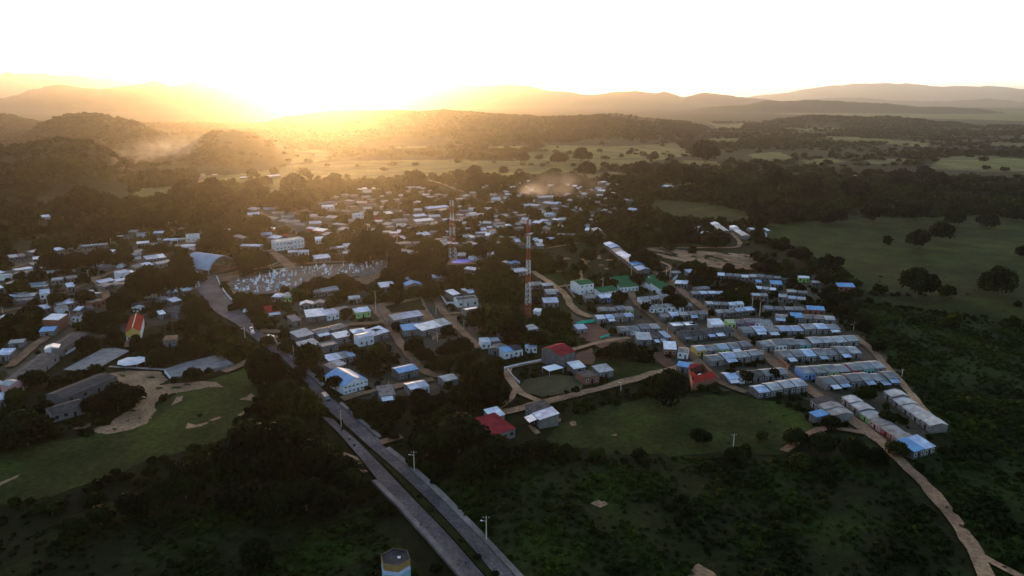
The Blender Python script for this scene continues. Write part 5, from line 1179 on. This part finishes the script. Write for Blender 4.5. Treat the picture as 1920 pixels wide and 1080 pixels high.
# scrub
X, Y = grid(85*S, 360*S, 2.0*S); R = rng.uniform(.6, 1.9, len(X)); nz_ = fbm(X/14, Y/14, 4)
d = Y*cP+HC*sP; px = 960+FOC*X/d; py = 540-FOC*(Y*sP-HC*cP)/d
m = SCRUB[np.clip((py/4).astype(int), 0, 269), np.clip((px/4).astype(int), 0, 479)]
keep = m & (rng.random(len(X)) < np.clip((nz_-.25)*6, .3, .97)) & (occl(px, py, 2*R*FOC/d, 2*R*FOC/d) <= .04)
R *= np.clip(nz_*1.9, .6, 1.5)
print('scrub', keep.sum())
scatter('scrub', np.stack([X, Y, X*0], -1)[keep], R[keep], BUSH, SCRUBM, zr=(.7, 1.1))
# bushes in the back yards between the houses
X, Y = grid(190*S, 460*S, 3.0*S); R = rng.uniform(.9, 2.3, len(X)); nz_ = fbm(X/16+9, Y/16, 4)
d = Y*cP+HC*sP; px = 960+FOC*X/d; py = 540-FOC*(Y*sP-HC*cP)/d
keep = (px > 0) & (px < 1780) & (py > 470) & (py < 840) & (rng.random(len(X)) < np.clip((nz_-.36)*4, .05, .85)) & (occl(px, py, 2*R*FOC/d, R*2) <= .45) & FREE[np.clip((py/4).astype(int), 0, 269), np.clip((px/4).astype(int), 0, 479)]
keep &= FIELD[np.clip((py/4).astype(int), 0, 269), np.clip((px/4).astype(int), 0, 479)] < .6
for x, y, r in FOOT: keep &= (X-x)**2+(Y-y)**2 > (r*.8)**2
scatter('yard_bushes', np.stack([X, Y, X*0], -1)[keep], R[keep], BUSH+LOWP[:2], WOODM, zr=(.8, 1.3))
# tufts and weeds over the fields, town ground and left foreground
X, Y = grid(90*S, 420*S, 4.4*S); R = rng.uniform(.5, 1.3, len(X)); nz_ = fbm(X/20+3, Y/20, 4)
d = Y*cP+HC*sP; px = 960+FOC*X/d; py = 540-FOC*(Y*sP-HC*cP)/d
keep = (rng.random(len(X)) < np.clip((nz_-.42)*1.6, .01, .4)*np.where(FIELD[np.clip((py/4).astype(int), 0, 269), np.clip((px/4).astype(int), 0, 479)] > .9, .35, 1)) & (occl(px, py, 2*R*FOC/d, R*2) <= .12)
for x, y, r in FOOT: keep &= (X-x)**2+(Y-y)**2 > r*r
print('tufts', keep.sum())
scatter('weeds', np.stack([X, Y, X*0], -1)[keep], R[keep], BUSH, SCRUBM, zr=(.5, .9))

# ---------------------------------------------------------------- haze and smoke
def volume_box(name, x0, x1, y0, y1, z0, z1, dens, col, aniso):
    b = MB(); b.box(x0, x1, y0, y1, z0, z1); m = bpy.data.materials.new(name+' air'); m.use_nodes = True
    n, l = m.node_tree.nodes, m.node_tree.links; n.clear()
    v = n.new('ShaderNodeVolumePrincipled'); v.inputs['Density'].default_value = dens; v.inputs['Color'].default_value = (*col, 1); v.inputs['Anisotropy'].default_value = aniso
    o = n.new('ShaderNodeOutputMaterial'); l.new(v.outputs[0], o.inputs['Volume'])
    ob = b.build(name, m); tag(ob, kind='stuff'); return ob
HAZE_D, HAZE_A = 4.4e-5, .88
volume_box('haze', -42000, 42000, -800, 62500, -1, 960, HAZE_D, (1,.93,.84), HAZE_A)
def smoke(name, c, size, dens, label, rot=0.0, col=(.9,.85,.8)):
    """soft plume: a closed box of air whose density fades to nothing well inside its faces"""
    b = MB(); b.box(-.5,.5,-.5,.5,-.06,1)
    m = bpy.data.materials.new(name+' volume'); m.use_nodes = True; nn, l = m.node_tree.nodes, m.node_tree.links; nn.clear()
    v = nn.new('ShaderNodeVolumePrincipled'); v.inputs['Color'].default_value = (*col, 1); v.inputs['Anisotropy'].default_value = .5
    tc = nn.new('ShaderNodeTexCoord'); ge = nn.new('ShaderNodeNewGeometry')
    nz = nn.new('ShaderNodeTexNoise'); nz.inputs['Scale'].default_value = .05; nz.inputs['Detail'].default_value = 5; l.new(ge.outputs['Position'], nz.inputs['Vector'])
    vs = nn.new('ShaderNodeVectorMath'); vs.operation = 'DISTANCE'; vs.inputs[1].default_value = (.5, .5, .42); l.new(tc.outputs['Generated'], vs.inputs[0])
    fo = nn.new('ShaderNodeMapRange'); fo.inputs[1].default_value = .5; fo.inputs[2].default_value = .08; l.new(vs.outputs['Value'], fo.inputs[0])
    mr = nn.new('ShaderNodeMapRange'); mr.inputs[1].default_value = .40; mr.inputs[2].default_value = .75; l.new(nz.outputs['Fac'], mr.inputs[0])
    mu = nn.new('ShaderNodeMath'); mu.operation = 'MULTIPLY'; l.new(fo.outputs[0], mu.inputs[0]); l.new(mr.outputs[0], mu.inputs[1])
    m2 = nn.new('ShaderNodeMath'); m2.operation = 'MULTIPLY'; l.new(mu.outputs[0], m2.inputs[0]); m2.inputs[1].default_value = dens; l.new(m2.outputs[0], v.inputs['Density'])
    o = nn.new('ShaderNodeOutputMaterial'); l.new(v.outputs[0], o.inputs['Volume'])
    ob = b.build(name, m); ob.location = c; ob.scale = size; ob.rotation_euler = (0, 0, rot); tag(ob, label, 'smoke', kind='stuff')
def sp(px, py, z, r, ry=None):
    x, y = G(px, py); return (x, y, z, r, ry or r)
q = G(1050, 372); smoke('smoke', (q[0], q[1], 0), (130, 120, 40), .009, "thin smoke drifting over the far village roofs")
q = G(1000, 372); smoke('smoke', (q[0], q[1], 0), (50, 60, 22), .025, "denser puff of smoke low over the village roofs")
q = G(325, 300); smoke('smoke', (q[0], q[1], 0), (170, 420, 60), .006, "pale smoke lying in the valley between dark hills")
resolve_labels()
print('houses', N_HOUSE[0], 'trees', n_tree, 'tombs', len(used), 'objects', len(bpy.data.objects))
